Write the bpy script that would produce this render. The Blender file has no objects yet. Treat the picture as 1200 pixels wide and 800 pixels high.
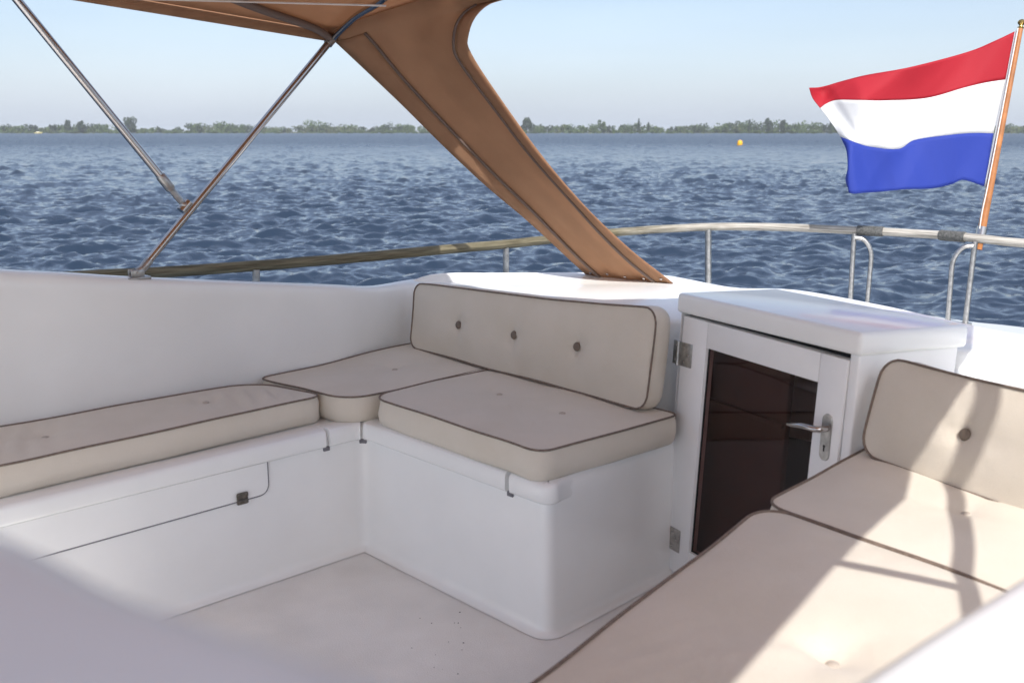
import bpy, bmesh, math, random
import numpy as np
from mathutils import Vector, Matrix, noise

# ------------------------------------------------------------------ camera, sky, sun, exposure
sc = bpy.context.scene
COL = sc.collection
random.seed(7)
RNG = np.random.default_rng(11)

F, HOR, CZ = 1167.0, 154.8, 2.0            # focal length in photo pixels, horizon row, eye height above the lake
TH = math.atan((400 - HOR) / F)
CT, ST = math.cos(TH), math.sin(TH)

cam_d = bpy.data.cameras.new('camera')
cam = bpy.data.objects.new('camera', cam_d)
COL.objects.link(cam)
cam.location = (0, 0, CZ)
cam.rotation_euler = (math.pi / 2 - TH, 0, 0)
cam_d.sensor_width = 36
cam_d.lens = 36 * F / 1200
cam_d.clip_start = 0.05
cam_d.clip_end = 20000
cam_d.dof.use_dof = True
cam_d.dof.focus_distance = 4.2
cam_d.dof.aperture_fstop = 5.6
sc.camera = cam

SUN_AZ = math.atan2(0.15, -0.99)            # direction towards the sun, clockwise from +Y
SUN_EL = math.radians(46)
world = bpy.data.worlds.new('World')
sc.world = world
world.use_nodes = True
wt = world.node_tree
sky = wt.nodes.new('ShaderNodeTexSky')
sky.sky_type = 'NISHITA'
sky.sun_disc = False
sky.sun_elevation = SUN_EL
sky.sun_rotation = SUN_AZ
sky.air_density = 1.0
sky.dust_density = 3.0
sky.ozone_density = 4.0
bg = wt.nodes['Background']
# a thin, even veil of high haze over the blue, with faint streaks of cloud
SKY_S = 0.06
wtc = wt.nodes.new('ShaderNodeTexCoord')
wmp = wt.nodes.new('ShaderNodeMapping'); wmp.inputs['Scale'].default_value = (1.2, 1.2, 7)
wno = wt.nodes.new('ShaderNodeTexNoise'); wno.inputs['Scale'].default_value = 2.2; wno.inputs['Detail'].default_value = 5
wt.links.new(wtc.outputs['Generated'], wmp.inputs[0]); wt.links.new(wmp.outputs[0], wno.inputs[0])
wmr = wt.nodes.new('ShaderNodeMapRange'); wmr.inputs[1].default_value = .3; wmr.inputs[2].default_value = .7
wmr.inputs[3].default_value = .88; wmr.inputs[4].default_value = 1.1
wt.links.new(wno.outputs[0], wmr.inputs[0])
wve = wt.nodes.new('ShaderNodeMix'); wve.data_type = 'RGBA'; wve.blend_type = 'MULTIPLY'; wve.inputs[0].default_value = 1
wve.inputs[6].default_value = (.120 / SKY_S, .125 / SKY_S, .142 / SKY_S, 1)
wt.links.new(wmr.outputs[0], wve.inputs[7])
wmx = wt.nodes.new('ShaderNodeMix'); wmx.data_type = 'RGBA'; wmx.blend_type = 'ADD'; wmx.inputs[0].default_value = 1
wt.links.new(wve.outputs[2], wmx.inputs[6]); wt.links.new(sky.outputs[0], wmx.inputs[7])
# haze thickens evenly towards the horizon all round
wsp = wt.nodes.new('ShaderNodeSeparateXYZ'); wt.links.new(wtc.outputs['Generated'], wsp.inputs[0])
whz = wt.nodes.new('ShaderNodeMapRange'); whz.interpolation_type = 'SMOOTHSTEP'
whz.inputs[1].default_value = -.02; whz.inputs[2].default_value = .15; whz.inputs[3].default_value = 1; whz.inputs[4].default_value = 0
wt.links.new(wsp.outputs[2], whz.inputs[0])
wha = wt.nodes.new('ShaderNodeMix'); wha.data_type = 'RGBA'; wha.blend_type = 'ADD'
wha.inputs[7].default_value = (.100 / SKY_S, .116 / SKY_S, .140 / SKY_S, 1)
wt.links.new(whz.outputs[0], wha.inputs[0]); wt.links.new(wmx.outputs[2], wha.inputs[6])
wt.links.new(wha.outputs[2], bg.inputs[0])
bg.inputs[1].default_value = SKY_S

sun_d = bpy.data.lights.new('sun', 'SUN')
sun_d.energy = 2.0
sun_d.angle = math.radians(0.5)
sun_d.color = (1.0, 0.97, 0.93)
sun = bpy.data.objects.new('sun', sun_d)
COL.objects.link(sun)
sv = Vector((math.sin(SUN_AZ) * math.cos(SUN_EL), math.cos(SUN_AZ) * math.cos(SUN_EL), math.sin(SUN_EL)))
sun.rotation_euler = sv.to_track_quat('Z', 'Y').to_euler()
sun.location = (5, -8, 12)

sc.view_settings.view_transform = 'Standard'
sc.view_settings.look = 'None'
sc.view_settings.exposure = 1.22
sc.view_settings.gamma = 1
sc.render.engine = 'CYCLES'
sc.cycles.use_denoising = True
sc.cycles.max_bounces = 10
sc.cycles.transparent_max_bounces = 16

# ------------------------------------------------------------------ geometry from heights
def ray(u, v):
    a = (u - 600) / F
    b = -(v - 400) / F
    return np.array([a, CT + b * ST, -ST + b * CT])
EYE = np.array([0, 0, CZ])
def at(u, v, z):
    r = ray(u, v)
    return EYE + r * (z - CZ) / r[2]
def aty(u, v, y):
    r = ray(u, v)
    return EYE + r * y / r[1]
def above(u, v, p):
    """height where the sight line passes the plan position p"""
    r = ray(u, v)
    return EYE + r * math.hypot(p[0], p[1]) / math.hypot(r[0], r[1])
def onplane(u, v, o, n):
    r = ray(u, v)
    return EYE + r * np.dot(np.array(o) - EYE, n) / np.dot(r, n)
def V3(*a):
    return np.array(a, float)
def unit(v):
    return v / np.linalg.norm(v)
AFT = V3(.64, .77, 0)
STB = V3(.77, -.64, 0)
def boat(a, r, z):
    return AFT * a + STB * r + V3(0, 0, z)

def crv(pts, n):
    """Catmull-Rom through pts, n samples"""
    P = np.array(pts, float)
    d = np.r_[0, np.cumsum(np.maximum(np.linalg.norm(np.diff(P, axis=0), axis=1), 1e-6) ** .5)]
    t = np.linspace(0, d[-1], n)
    m = np.zeros_like(P)
    m[1:-1] = (P[2:] - P[:-2]) / (d[2:] - d[:-2])[:, None]
    m[0] = (P[1] - P[0]) / (d[1] - d[0])
    m[-1] = (P[-1] - P[-2]) / (d[-1] - d[-2])
    i = np.clip(np.searchsorted(d, t, side='right') - 1, 0, len(P) - 2)
    h = (d[i + 1] - d[i])[:, None]
    s = ((t - d[i])[:, None]) / h
    return ((2 * s**3 - 3 * s**2 + 1) * P[i] + (s**3 - 2 * s**2 + s) * h * m[i] +
            (-2 * s**3 + 3 * s**2) * P[i + 1] + (s**3 - s**2) * h * m[i + 1])
def lin(pts, n):
    P = np.array(pts, float)
    d = np.r_[0, np.cumsum(np.linalg.norm(np.diff(P, axis=0), axis=1))]
    t = np.linspace(0, d[-1], n)
    return np.stack([np.interp(t, d, P[:, k]) for k in range(P.shape[1])], 1)
def rounded(pts, rads, n=8):
    """polyline with its inner corners rounded"""
    P = [np.array(p, float) for p in pts]
    out = [P[0]]
    for i in range(1, len(P) - 1):
        r = rads[i - 1]
        a = unit(P[i - 1] - P[i]); b = unit(P[i + 1] - P[i])
        A, B = P[i] + a * r, P[i] + b * r
        for k in range(n + 1):
            s = k / n
            out.append((1 - s)**2 * A + 2 * s * (1 - s) * P[i] + s**2 * B)
    out.append(P[-1])
    return np.array(out)

# ------------------------------------------------------------------ materials
def mat(name, col, rough=.5, metal=0., spec=.5, coat=0., sheen=0., noise_scale=0., noise_amt=.0, bump=0., bump_scale=60., transl=None):
    m = bpy.data.materials.new(name)
    m.use_nodes = True
    nt = m.node_tree
    b = nt.nodes['Principled BSDF']
    b.inputs['Base Color'].default_value = (*col, 1)
    b.inputs['Roughness'].default_value = rough
    b.inputs['Metallic'].default_value = metal
    b.inputs['Specular IOR Level'].default_value = spec
    b.inputs['Coat Weight'].default_value = coat
    b.inputs['Coat Roughness'].default_value = .11
    b.inputs['Sheen Weight'].default_value = sheen
    tc = nt.nodes.new('ShaderNodeTexCoord')
    if noise_amt:
        n = nt.nodes.new('ShaderNodeTexNoise')
        n.inputs['Scale'].default_value = noise_scale
        n.inputs['Detail'].default_value = 6
        nt.links.new(tc.outputs['Object'], n.inputs['Vector'])
        r = nt.nodes.new('ShaderNodeMapRange')
        r.inputs[1].default_value = .3; r.inputs[2].default_value = .7
        r.inputs[3].default_value = 1 - noise_amt; r.inputs[4].default_value = 1 + noise_amt
        nt.links.new(n.outputs[0], r.inputs[0])
        mx = nt.nodes.new('ShaderNodeMix'); mx.data_type = 'RGBA'; mx.blend_type = 'MULTIPLY'
        mx.inputs[0].default_value = 1
        mx.inputs[6].default_value = (*col, 1)
        nt.links.new(r.outputs[0], mx.inputs[7])
        nt.links.new(mx.outputs[2], b.inputs['Base Color'])
    if bump:
        n2 = nt.nodes.new('ShaderNodeTexNoise')
        n2.inputs['Scale'].default_value = bump_scale
        n2.inputs['Detail'].default_value = 4
        nt.links.new(tc.outputs['Object'], n2.inputs['Vector'])
        bp = nt.nodes.new('ShaderNodeBump')
        bp.inputs['Strength'].default_value = bump
        bp.inputs['Distance'].default_value = .01
        nt.links.new(n2.outputs[0], bp.inputs['Height'])
        nt.links.new(bp.outputs[0], b.inputs['Normal'])
    if transl:
        tr = nt.nodes.new('ShaderNodeBsdfTranslucent')
        tr.inputs[0].default_value = (*transl[1], 1)
        ms = nt.nodes.new('ShaderNodeMixShader')
        ms.inputs[0].default_value = transl[0]
        out = nt.nodes['Material Output']
        nt.links.new(b.outputs[0], ms.inputs[1]); nt.links.new(tr.outputs[0], ms.inputs[2])
        nt.links.new(ms.outputs[0], out.inputs[0])
    return m

M = {}
M['gel'] = mat('white_gelcoat', (.865, .87, .85), .26, coat=.4, noise_scale=3.5, noise_amt=.035, bump=.05, bump_scale=9)
M['gel_door'] = mat('white_paint', (.86, .855, .84), .32, noise_scale=8, noise_amt=.03, bump=.05, bump_scale=40)
M['gel_sky_tint'] = mat('sky_tinted_gelcoat', (.70, .82, .93), .3, coat=.3, noise_scale=4, noise_amt=.03)  # white moulding with the blue of sky light mixed into its colour
M['floor'] = mat('cockpit_floor_gelcoat', (.81, .80, .775), .4, noise_scale=5, noise_amt=.07, bump=.25, bump_scale=260)
M['steel'] = mat('stainless_steel', (.50, .475, .455), .15, metal=1)
M['steel_old'] = mat('brushed_steel', (.45, .44, .42), .38, metal=1, noise_scale=60, noise_amt=.25)
M['bronze'] = mat('tarnished_hinge_metal', (.17, .15, .125), .4, metal=.8, noise_scale=80, noise_amt=.4)
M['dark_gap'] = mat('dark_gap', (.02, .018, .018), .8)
M['groove'] = mat('recess_shade', (.17, .165, .18), .8)  # dark grey painted in for the shade of grooves and slots
M['piping'] = mat('brown_piping', (.185, .14, .11), .75, noise_scale=90, noise_amt=.25)
M['button_pale'] = mat('cream_button', (.47, .41, .35), .8)
M['button'] = mat('taupe_button', (.17, .135, .105), .7)
M['canvas'] = mat('orange_canvas', (.50, .30, .185), .9, spec=.12, noise_scale=6, noise_amt=.12, bump=.35, bump_scale=420, transl=(.33, (.72, .46, .29)))
M['canvas_hem'] = mat('orange_canvas_hem', (.46, .27, .165), .9, spec=.12, noise_scale=14, noise_amt=.12, bump=.35, bump_scale=420, transl=(.28, (.66, .41, .25)))
M['canvas_piping'] = mat('grey_brown_piping', (.16, .115, .095), .7)
M['rope'] = mat('white_cord', (.72, .68, .64), .7)
M['red'] = mat('red_bunting', (.42, .009, .022), .75, bump=.2, bump_scale=300, transl=(.22, (.55, .012, .03)))
M['white_cloth'] = mat('white_bunting', (.74, .74, .74), .75, bump=.2, bump_scale=300, transl=(.25, (.8, .8, .8)))
M['blue'] = mat('blue_bunting', (.022, .05, .34), .75, bump=.2, bump_scale=300, transl=(.22, (.03, .07, .5)))
M['brass'] = mat('brass', (.55, .38, .12), .3, metal=1)
M['black_lash'] = mat('dark_lashing', (.10, .10, .095), .9, noise_scale=120, noise_amt=.5)
M['buoy'] = mat('yellow_paint', (.80, .42, .02), .5)
M['bark'] = mat('bark', (.06, .045, .03), .9)
M['earth'] = mat('shore_earth', (.10, .11, .05), .95, noise_scale=.02, noise_amt=.3)

def fabric():
    m = mat('cream_canvas', (.60, .535, .47), .9, sheen=.15)
    nt = m.node_tree; b = nt.nodes['Principled BSDF']
    tc = nt.nodes.new('ShaderNodeTexCoord')
    n = nt.nodes.new('ShaderNodeTexNoise'); n.inputs['Scale'].default_value = 7; n.inputs['Detail'].default_value = 5
    n3 = nt.nodes.new('ShaderNodeTexNoise'); n3.inputs['Scale'].default_value = 480; n3.inputs['Detail'].default_value = 2
    nt.links.new(tc.outputs['Object'], n.inputs[0]); nt.links.new(tc.outputs['Object'], n3.inputs[0])
    cr = nt.nodes.new('ShaderNodeValToRGB')
    cr.color_ramp.elements[0].position = .32; cr.color_ramp.elements[0].color = (.70, .635, .53, 1)
    cr.color_ramp.elements[1].position = .62; cr.color_ramp.elements[1].color = (.735, .67, .57, 1)
    nt.links.new(n.outputs[0], cr.inputs[0])
    mx = nt.nodes.new('ShaderNodeMix'); mx.data_type = 'RGBA'; mx.blend_type = 'MULTIPLY'; mx.inputs[0].default_value = .12
    nt.links.new(cr.outputs[0], mx.inputs[6]); nt.links.new(n3.outputs[0], mx.inputs[7])
    nt.links.new(mx.outputs[2], b.inputs['Base Color'])
    # the weave (fine) and soft creases (large)
    n4 = nt.nodes.new('ShaderNodeTexNoise'); n4.inputs['Scale'].default_value = 9; n4.inputs['Detail'].default_value = 3; n4.inputs['Distortion'].default_value = .6
    mp = nt.nodes.new('ShaderNodeMapping'); mp.inputs['Scale'].default_value = (1.6, .55, 1); mp.inputs['Rotation'].default_value = (0, 0, .8)
    nt.links.new(tc.outputs['Object'], mp.inputs[0]); nt.links.new(mp.outputs[0], n4.inputs[0])
    b1 = nt.nodes.new('ShaderNodeBump'); b1.inputs['Strength'].default_value = .12; b1.inputs['Distance'].default_value = .02
    b2 = nt.nodes.new('ShaderNodeBump'); b2.inputs['Strength'].default_value = .4; b2.inputs['Distance'].default_value = .003
    nt.links.new(n4.outputs[0], b1.inputs['Height']); nt.links.new(n3.outputs[0], b2.inputs['Height'])
    nt.links.new(b1.outputs[0], b2.inputs['Normal']); nt.links.new(b2.outputs[0], b.inputs['Normal'])
    return m
M['fabric'] = fabric()

def railwood():
    m = mat('weathered_teak', (.4, .35, .28), .8)
    nt = m.node_tree; b = nt.nodes['Principled BSDF']
    tc = nt.nodes.new('ShaderNodeTexCoord')
    mp = nt.nodes.new('ShaderNodeMapping'); mp.inputs['Scale'].default_value = (3, 3, 60)
    nt.links.new(tc.outputs['Object'], mp.inputs[0])
    n = nt.nodes.new('ShaderNodeTexNoise'); n.inputs['Scale'].default_value = 2.5; n.inputs['Detail'].default_value = 8
    nt.links.new(mp.outputs[0], n.inputs[0])
    clean = nt.nodes.new('ShaderNodeValToRGB')
    clean.color_ramp.elements[0].position = .3; clean.color_ramp.elements[0].color = (.20, .18, .15, 1)
    clean.color_ramp.elements[1].position = .65; clean.color_ramp.elements[1].color = (.50, .47, .415, 1)
    alg = nt.nodes.new('ShaderNodeValToRGB')
    alg.color_ramp.elements[0].position = .3; alg.color_ramp.elements[0].color = (.07, .058, .03, 1)
    alg.color_ramp.elements[1].position = .7; alg.color_ramp.elements[1].color = (.23, .20, .125, 1)
    nt.links.new(n.outputs[0], clean.inputs[0]); nt.links.new(n.outputs[0], alg.inputs[0])
    sx = nt.nodes.new('ShaderNodeSeparateXYZ'); nt.links.new(tc.outputs['Object'], sx.inputs[0])
    n2 = nt.nodes.new('ShaderNodeTexNoise'); n2.inputs['Scale'].default_value = 9; nt.links.new(tc.outputs['Object'], n2.inputs[0])
    ad = nt.nodes.new('ShaderNodeMath'); ad.operation = 'MULTIPLY_ADD'; ad.inputs[1].default_value = .9
    nt.links.new(n2.outputs[0], ad.inputs[0]); nt.links.new(sx.outputs[0], ad.inputs[2])
    mr = nt.nodes.new('ShaderNodeMapRange'); mr.inputs[1].default_value = .3; mr.inputs[2].default_value = 1.15
    nt.links.new(ad.outputs[0], mr.inputs[0])
    mx = nt.nodes.new('ShaderNodeMix'); mx.data_type = 'RGBA'
    nt.links.new(mr.outputs[0], mx.inputs[0]); nt.links.new(alg.outputs[0], mx.inputs[6]); nt.links.new(clean.outputs[0], mx.inputs[7])
    nt.links.new(mx.outputs[2], b.inputs['Base Color'])
    bp = nt.nodes.new('ShaderNodeBump'); bp.inputs['Strength'].default_value = .4; bp.inputs['Distance'].default_value = .004
    nt.links.new(n.outputs[0], bp.inputs['Height']); nt.links.new(bp.outputs[0], b.inputs['Normal'])
    return m
M['railwood'] = railwood()
M['varnish'] = mat('varnished_pole', (.38, .145, .04), .3, coat=.5, noise_scale=20, noise_amt=.25)

def glass_dark():
    m = bpy.data.materials.new('smoked_glass'); m.use_nodes = True
    nt = m.node_tree; nt.nodes.clear()
    out = nt.nodes.new('ShaderNodeOutputMaterial'); ms = nt.nodes.new('ShaderNodeMixShader')
    lw = nt.nodes.new('ShaderNodeLayerWeight'); lw.inputs[0].default_value = .5
    pw_ = nt.nodes.new('ShaderNodeMath'); pw_.operation = 'POWER'; pw_.inputs[1].default_value = 5
    fr = nt.nodes.new('ShaderNodeMath'); fr.operation = 'MULTIPLY_ADD'; fr.inputs[1].default_value = .9; fr.inputs[2].default_value = .04
    nt.links.new(lw.outputs['Facing'], pw_.inputs[0]); nt.links.new(pw_.outputs[0], fr.inputs[0])
    tr = nt.nodes.new('ShaderNodeBsdfTransparent'); tr.inputs[0].default_value = (.76, .66, .64, 1)
    gl = nt.nodes.new('ShaderNodeBsdfGlossy'); gl.inputs['Roughness'].default_value = .02
    nt.links.new(fr.outputs[0], ms.inputs[0]); nt.links.new(tr.outputs[0], ms.inputs[1]); nt.links.new(gl.outputs[0], ms.inputs[2])
    nt.links.new(ms.outputs[0], out.inputs[0])
    return m
M['mahogany'] = mat('mahogany_lining', (.06, .026, .021), .45, noise_scale=12, noise_amt=.25)
M['pane'] = glass_dark()

def water():
    m = mat('lake_water', (.020, .034, .058), .07, spec=.5)
    nt = m.node_tree; b = nt.nodes['Principled BSDF']
    b.inputs['IOR'].default_value = 1.33
    tc = nt.nodes.new('ShaderNodeTexCoord')
    nrm = nt.nodes.new('ShaderNodeNewGeometry').outputs['Normal']
    for sc_, d, k in ((2.2, 5, .55), (9, 3, .42)):
        mp = nt.nodes.new('ShaderNodeMapping'); mp.inputs['Scale'].default_value = (.55, 1, 1); mp.inputs['Rotation'].default_value = (0, 0, -.25)
        nt.links.new(tc.outputs['Object'], mp.inputs[0])
        n = nt.nodes.new('ShaderNodeTexNoise'); n.inputs['Scale'].default_value = sc_; n.inputs['Detail'].default_value = d; n.inputs['Distortion'].default_value = .4
        nt.links.new(mp.outputs[0], n.inputs[0])
        sb = nt.nodes.new('ShaderNodeVectorMath'); sb.operation = 'SUBTRACT'; sb.inputs[1].default_value = (.5, .5, .5)
        nt.links.new(n.outputs['Color'], sb.inputs[0])
        ml = nt.nodes.new('ShaderNodeVectorMath'); ml.operation = 'MULTIPLY'; ml.inputs[1].default_value = (k, k * 1.3, 0)
        nt.links.new(sb.outputs[0], ml.inputs[0])
        ad = nt.nodes.new('ShaderNodeVectorMath'); ad.operation = 'ADD'
        nt.links.new(nrm, ad.inputs[0]); nt.links.new(ml.outputs[0], ad.inputs[1])
        nrm = ad.outputs[0]
    # wavelets too small for the sheet's mesh out there count as roughness
    ln = nt.nodes.new('ShaderNodeVectorMath'); ln.operation = 'LENGTH'; nt.links.new(tc.outputs['Object'], ln.inputs[0])
    rr = nt.nodes.new('ShaderNodeMapRange'); rr.inputs[1].default_value = 15; rr.inputs[2].default_value = 190; rr.inputs[3].default_value = .07; rr.inputs[4].default_value = .34
    nt.links.new(ln.outputs['Value'], rr.inputs[0]); nt.links.new(rr.outputs[0], b.inputs['Roughness'])
    nz = nt.nodes.new('ShaderNodeVectorMath'); nz.operation = 'NORMALIZE'
    nt.links.new(nrm, nz.inputs[0]); nt.links.new(nz.outputs[0], b.inputs['Normal'])
    return m
M['water'] = water()

def leafmat(name, c0, c1):
    m = mat(name, c0, .8, transl=(.25, c1))
    nt = m.node_tree; b = nt.nodes['Principled BSDF']
    g = nt.nodes.new('ShaderNodeNewGeometry')
    cr = nt.nodes.new('ShaderNodeValToRGB')
    cr.color_ramp.elements[0].color = (*[x * .6 for x in c0], 1); cr.color_ramp.elements[1].color = (*c1, 1)
    nt.links.new(g.outputs['Random Per Island'], cr.inputs[0]); nt.links.new(cr.outputs[0], b.inputs['Base Color'])
    return m
M['leaf'] = leafmat('foliage_mid', (.08, .135, .045), (.13, .18, .065))
M['leaf_dark'] = leafmat('foliage_dark', (.05, .075, .04), (.075, .105, .05))
M['leaf_pale'] = leafmat('foliage_pale', (.12, .15, .06), (.17, .2, .09))

# ------------------------------------------------------------------ object helpers
def link(o, parent=None):
    COL.objects.link(o)
    if parent is not None:
        o.parent = parent
    return o
def thing(name, label, cat, loc=(0, 0, 0), group=None):
    o = bpy.data.objects.new(name, None)
    link(o); o.location = loc
    o['label'] = label; o['category'] = cat
    if group: o['group'] = group
    o.empty_display_size = .1
    return o
def tag(o, label, cat, group=None):
    o['label'] = label; o['category'] = cat
    if group: o['group'] = group
    return o
def mesh(name, V, Fc, m, parent=None, smooth=True, angle=35, mats=None, fmat=None):
    me = bpy.data.meshes.new(name)
    V = np.array(V, float)
    if parent is not None:
        V = V - np.array(parent_loc(parent))
    me.from_pydata(V.tolist(), [], [list(map(int, f)) for f in Fc])
    me.materials.append(M[m] if isinstance(m, str) else m)
    me.validate()
    bm = bmesh.new(); bm.from_mesh(me)
    bmesh.ops.recalc_face_normals(bm, faces=bm.faces)
    bm.to_mesh(me); bm.free()
    if smooth:
        me.polygons.foreach_set('use_smooth', [True] * len(me.polygons))
        if angle < 180:
            me.set_sharp_from_angle(angle=math.radians(angle))
    o = bpy.data.objects.new(name, me)
    return link(o, parent)
def parent_loc(p):
    l = Vector((0, 0, 0))
    while p is not None:
        l += p.location; p = p.parent
    return l
def join(parts):
    V, Fc = [], []
    for v, f in parts:
        k = len(V); V.extend(map(tuple, v)); Fc.extend([[i + k for i in q] for q in f])
    return V, Fc
def tube(path, r, n=10, closed=False, caps=True):
    P = np.array(path, float); N = len(P)
    R = np.full(N, r) if np.isscalar(r) else np.array(r, float)
    T = np.zeros_like(P)
    if closed:
        T = np.roll(P, -1, 0) - np.roll(P, 1, 0)
    else:
        T[1:-1] = P[2:] - P[:-2]; T[0] = P[1] - P[0]; T[-1] = P[-1] - P[-2]
    T /= np.linalg.norm(T, axis=1)[:, None] + 1e-12
    a = V3(0, 0, 1) if abs(T[0][2]) < .9 else V3(1, 0, 0)
    u = unit(np.cross(T[0], a))
    V = []
    for i in range(N):
        u = u - T[i] * np.dot(u, T[i]); u = unit(u)
        w = np.cross(T[i], u)
        for k in range(n):
            t = 2 * math.pi * k / n
            V.append(P[i] + R[i] * (math.cos(t) * u + math.sin(t) * w))
    Fc = []
    L = N if closed else N - 1
    for i in range(L):
        j = (i + 1) % N
        for k in range(n):
            k2 = (k + 1) % n
            Fc.append((i * n + k, i * n + k2, j * n + k2, j * n + k))
    if caps and not closed:
        Fc.append(tuple(range(n))); Fc.append(tuple((N - 1) * n + k for k in range(n)))
    return V, Fc
def grid(rows):
    """rows: list of equally long lists of points"""
    R = len(rows); C = len(rows[0])
    V = [p for r in rows for p in r]
    Fc = [(i * C + j, i * C + j + 1, (i + 1) * C + j + 1, (i + 1) * C + j) for i in range(R - 1) for j in range(C - 1)]
    return V, Fc
def sheet(rows, thick):
    """a grid with real thickness"""
    G = np.array(rows, float)
    du = np.gradient(G, axis=0); dv = np.gradient(G, axis=1)
    n = np.cross(du, dv); n /= np.linalg.norm(n, axis=2)[..., None] + 1e-9
    H = G + n * thick
    R, C = G.shape[:2]
    V = list(G.reshape(-1, 3)) + list(H.reshape(-1, 3)); k = R * C
    Fc = []
    for i in range(R - 1):
        for j in range(C - 1):
            q = (i * C + j, i * C + j + 1, (i + 1) * C + j + 1, (i + 1) * C + j)
            Fc.append(q); Fc.append(tuple(k + x for x in q[::-1]))
    border = [(0, j) for j in range(C)] + [(i, C - 1) for i in range(1, R)] + [(R - 1, j) for j in range(C - 2, -1, -1)] + [(i, 0) for i in range(R - 2, 0, -1)]
    b = [i * C + j for i, j in border]
    for x in range(len(b)):
        y = (x + 1) % len(b)
        Fc.append((b[x], b[y], k + b[y], k + b[x]))
    return V, Fc
def sweep(path, prof, closed_prof=False, caps=False):
    """plan path (x,y), right-hand offset profile (o, z)"""
    P = np.array(path, float)[:, :2]; N = len(P)
    T = np.zeros_like(P); T[1:-1] = P[2:] - P[:-2]; T[0] = P[1] - P[0]; T[-1] = P[-1] - P[-2]
    T /= np.linalg.norm(T, axis=1)[:, None]
    nr = np.stack([T[:, 1], -T[:, 0]], 1)
    rows = []
    for i in range(N):
        rows.append([V3(*(P[i] + nr[i] * o), z) for o, z in prof] + ([V3(*(P[i] + nr[i] * prof[0][0]), prof[0][1])] if closed_prof else []))
    V, Fc = grid(rows)
    if caps:
        C = len(rows[0]); k = C - 1 if closed_prof else C
        Fc.append(tuple(range(k))); Fc.append(tuple((N - 1) * C + j for j in range(k)))
    return V, Fc
def box(frame, s, h, d, bev=.004, seg=2):
    """bevelled box in a frame (origin, es, eh, ed)"""
    o, es, eh, ed = frame
    bm = bmesh.new()
    bmesh.ops.create_cube(bm, size=1)
    for v in bm.verts:
        v.co = Vector(((s[0] + s[1]) / 2 + v.co.x * (s[1] - s[0]), (h[0] + h[1]) / 2 + v.co.y * (h[1] - h[0]), (d[0] + d[1]) / 2 + v.co.z * (d[1] - d[0])))
    if bev:
        bmesh.ops.bevel(bm, geom=bm.edges[:], offset=bev, segments=seg, profile=.5, affect='EDGES')
    bm.verts.index_update()
    V = [o + es * v.co.x + eh * v.co.y + ed * v.co.z for v in bm.verts]
    Fc = [[v.index for v in f.verts] for f in bm.faces]
    bm.free()
    return V, Fc
def ball(c, r, n=12, m=8, sc3=(1, 1, 1), axes=None):
    V, Fc = [], []
    ax = axes or (V3(1, 0, 0), V3(0, 1, 0), V3(0, 0, 1))
    for i in range(m + 1):
        p = math.pi * i / m
        for k in range(n):
            t = 2 * math.pi * k / n
            q = (math.sin(p) * math.cos(t) * sc3[0] * r, math.sin(p) * math.sin(t) * sc3[1] * r, math.cos(p) * sc3[2] * r)
            V.append(np.array(c) + ax[0] * q[0] + ax[1] * q[1] + ax[2] * q[2])
    for i in range(m):
        for k in range(n):
            Fc.append((i * n + k, i * n + (k + 1) % n, (i + 1) * n + (k + 1) % n, (i + 1) * n + k))
    return V, Fc
def prism(poly, z0, z1, bev=0):
    n = len(poly)
    V = [V3(p[0], p[1], z0) for p in poly] + [V3(p[0], p[1], z1) for p in poly]
    Fc = [tuple(range(n)), tuple(range(n, 2 * n))] + [(i, (i + 1) % n, n + (i + 1) % n, n + i) for i in range(n)]
    return V, Fc

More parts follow.
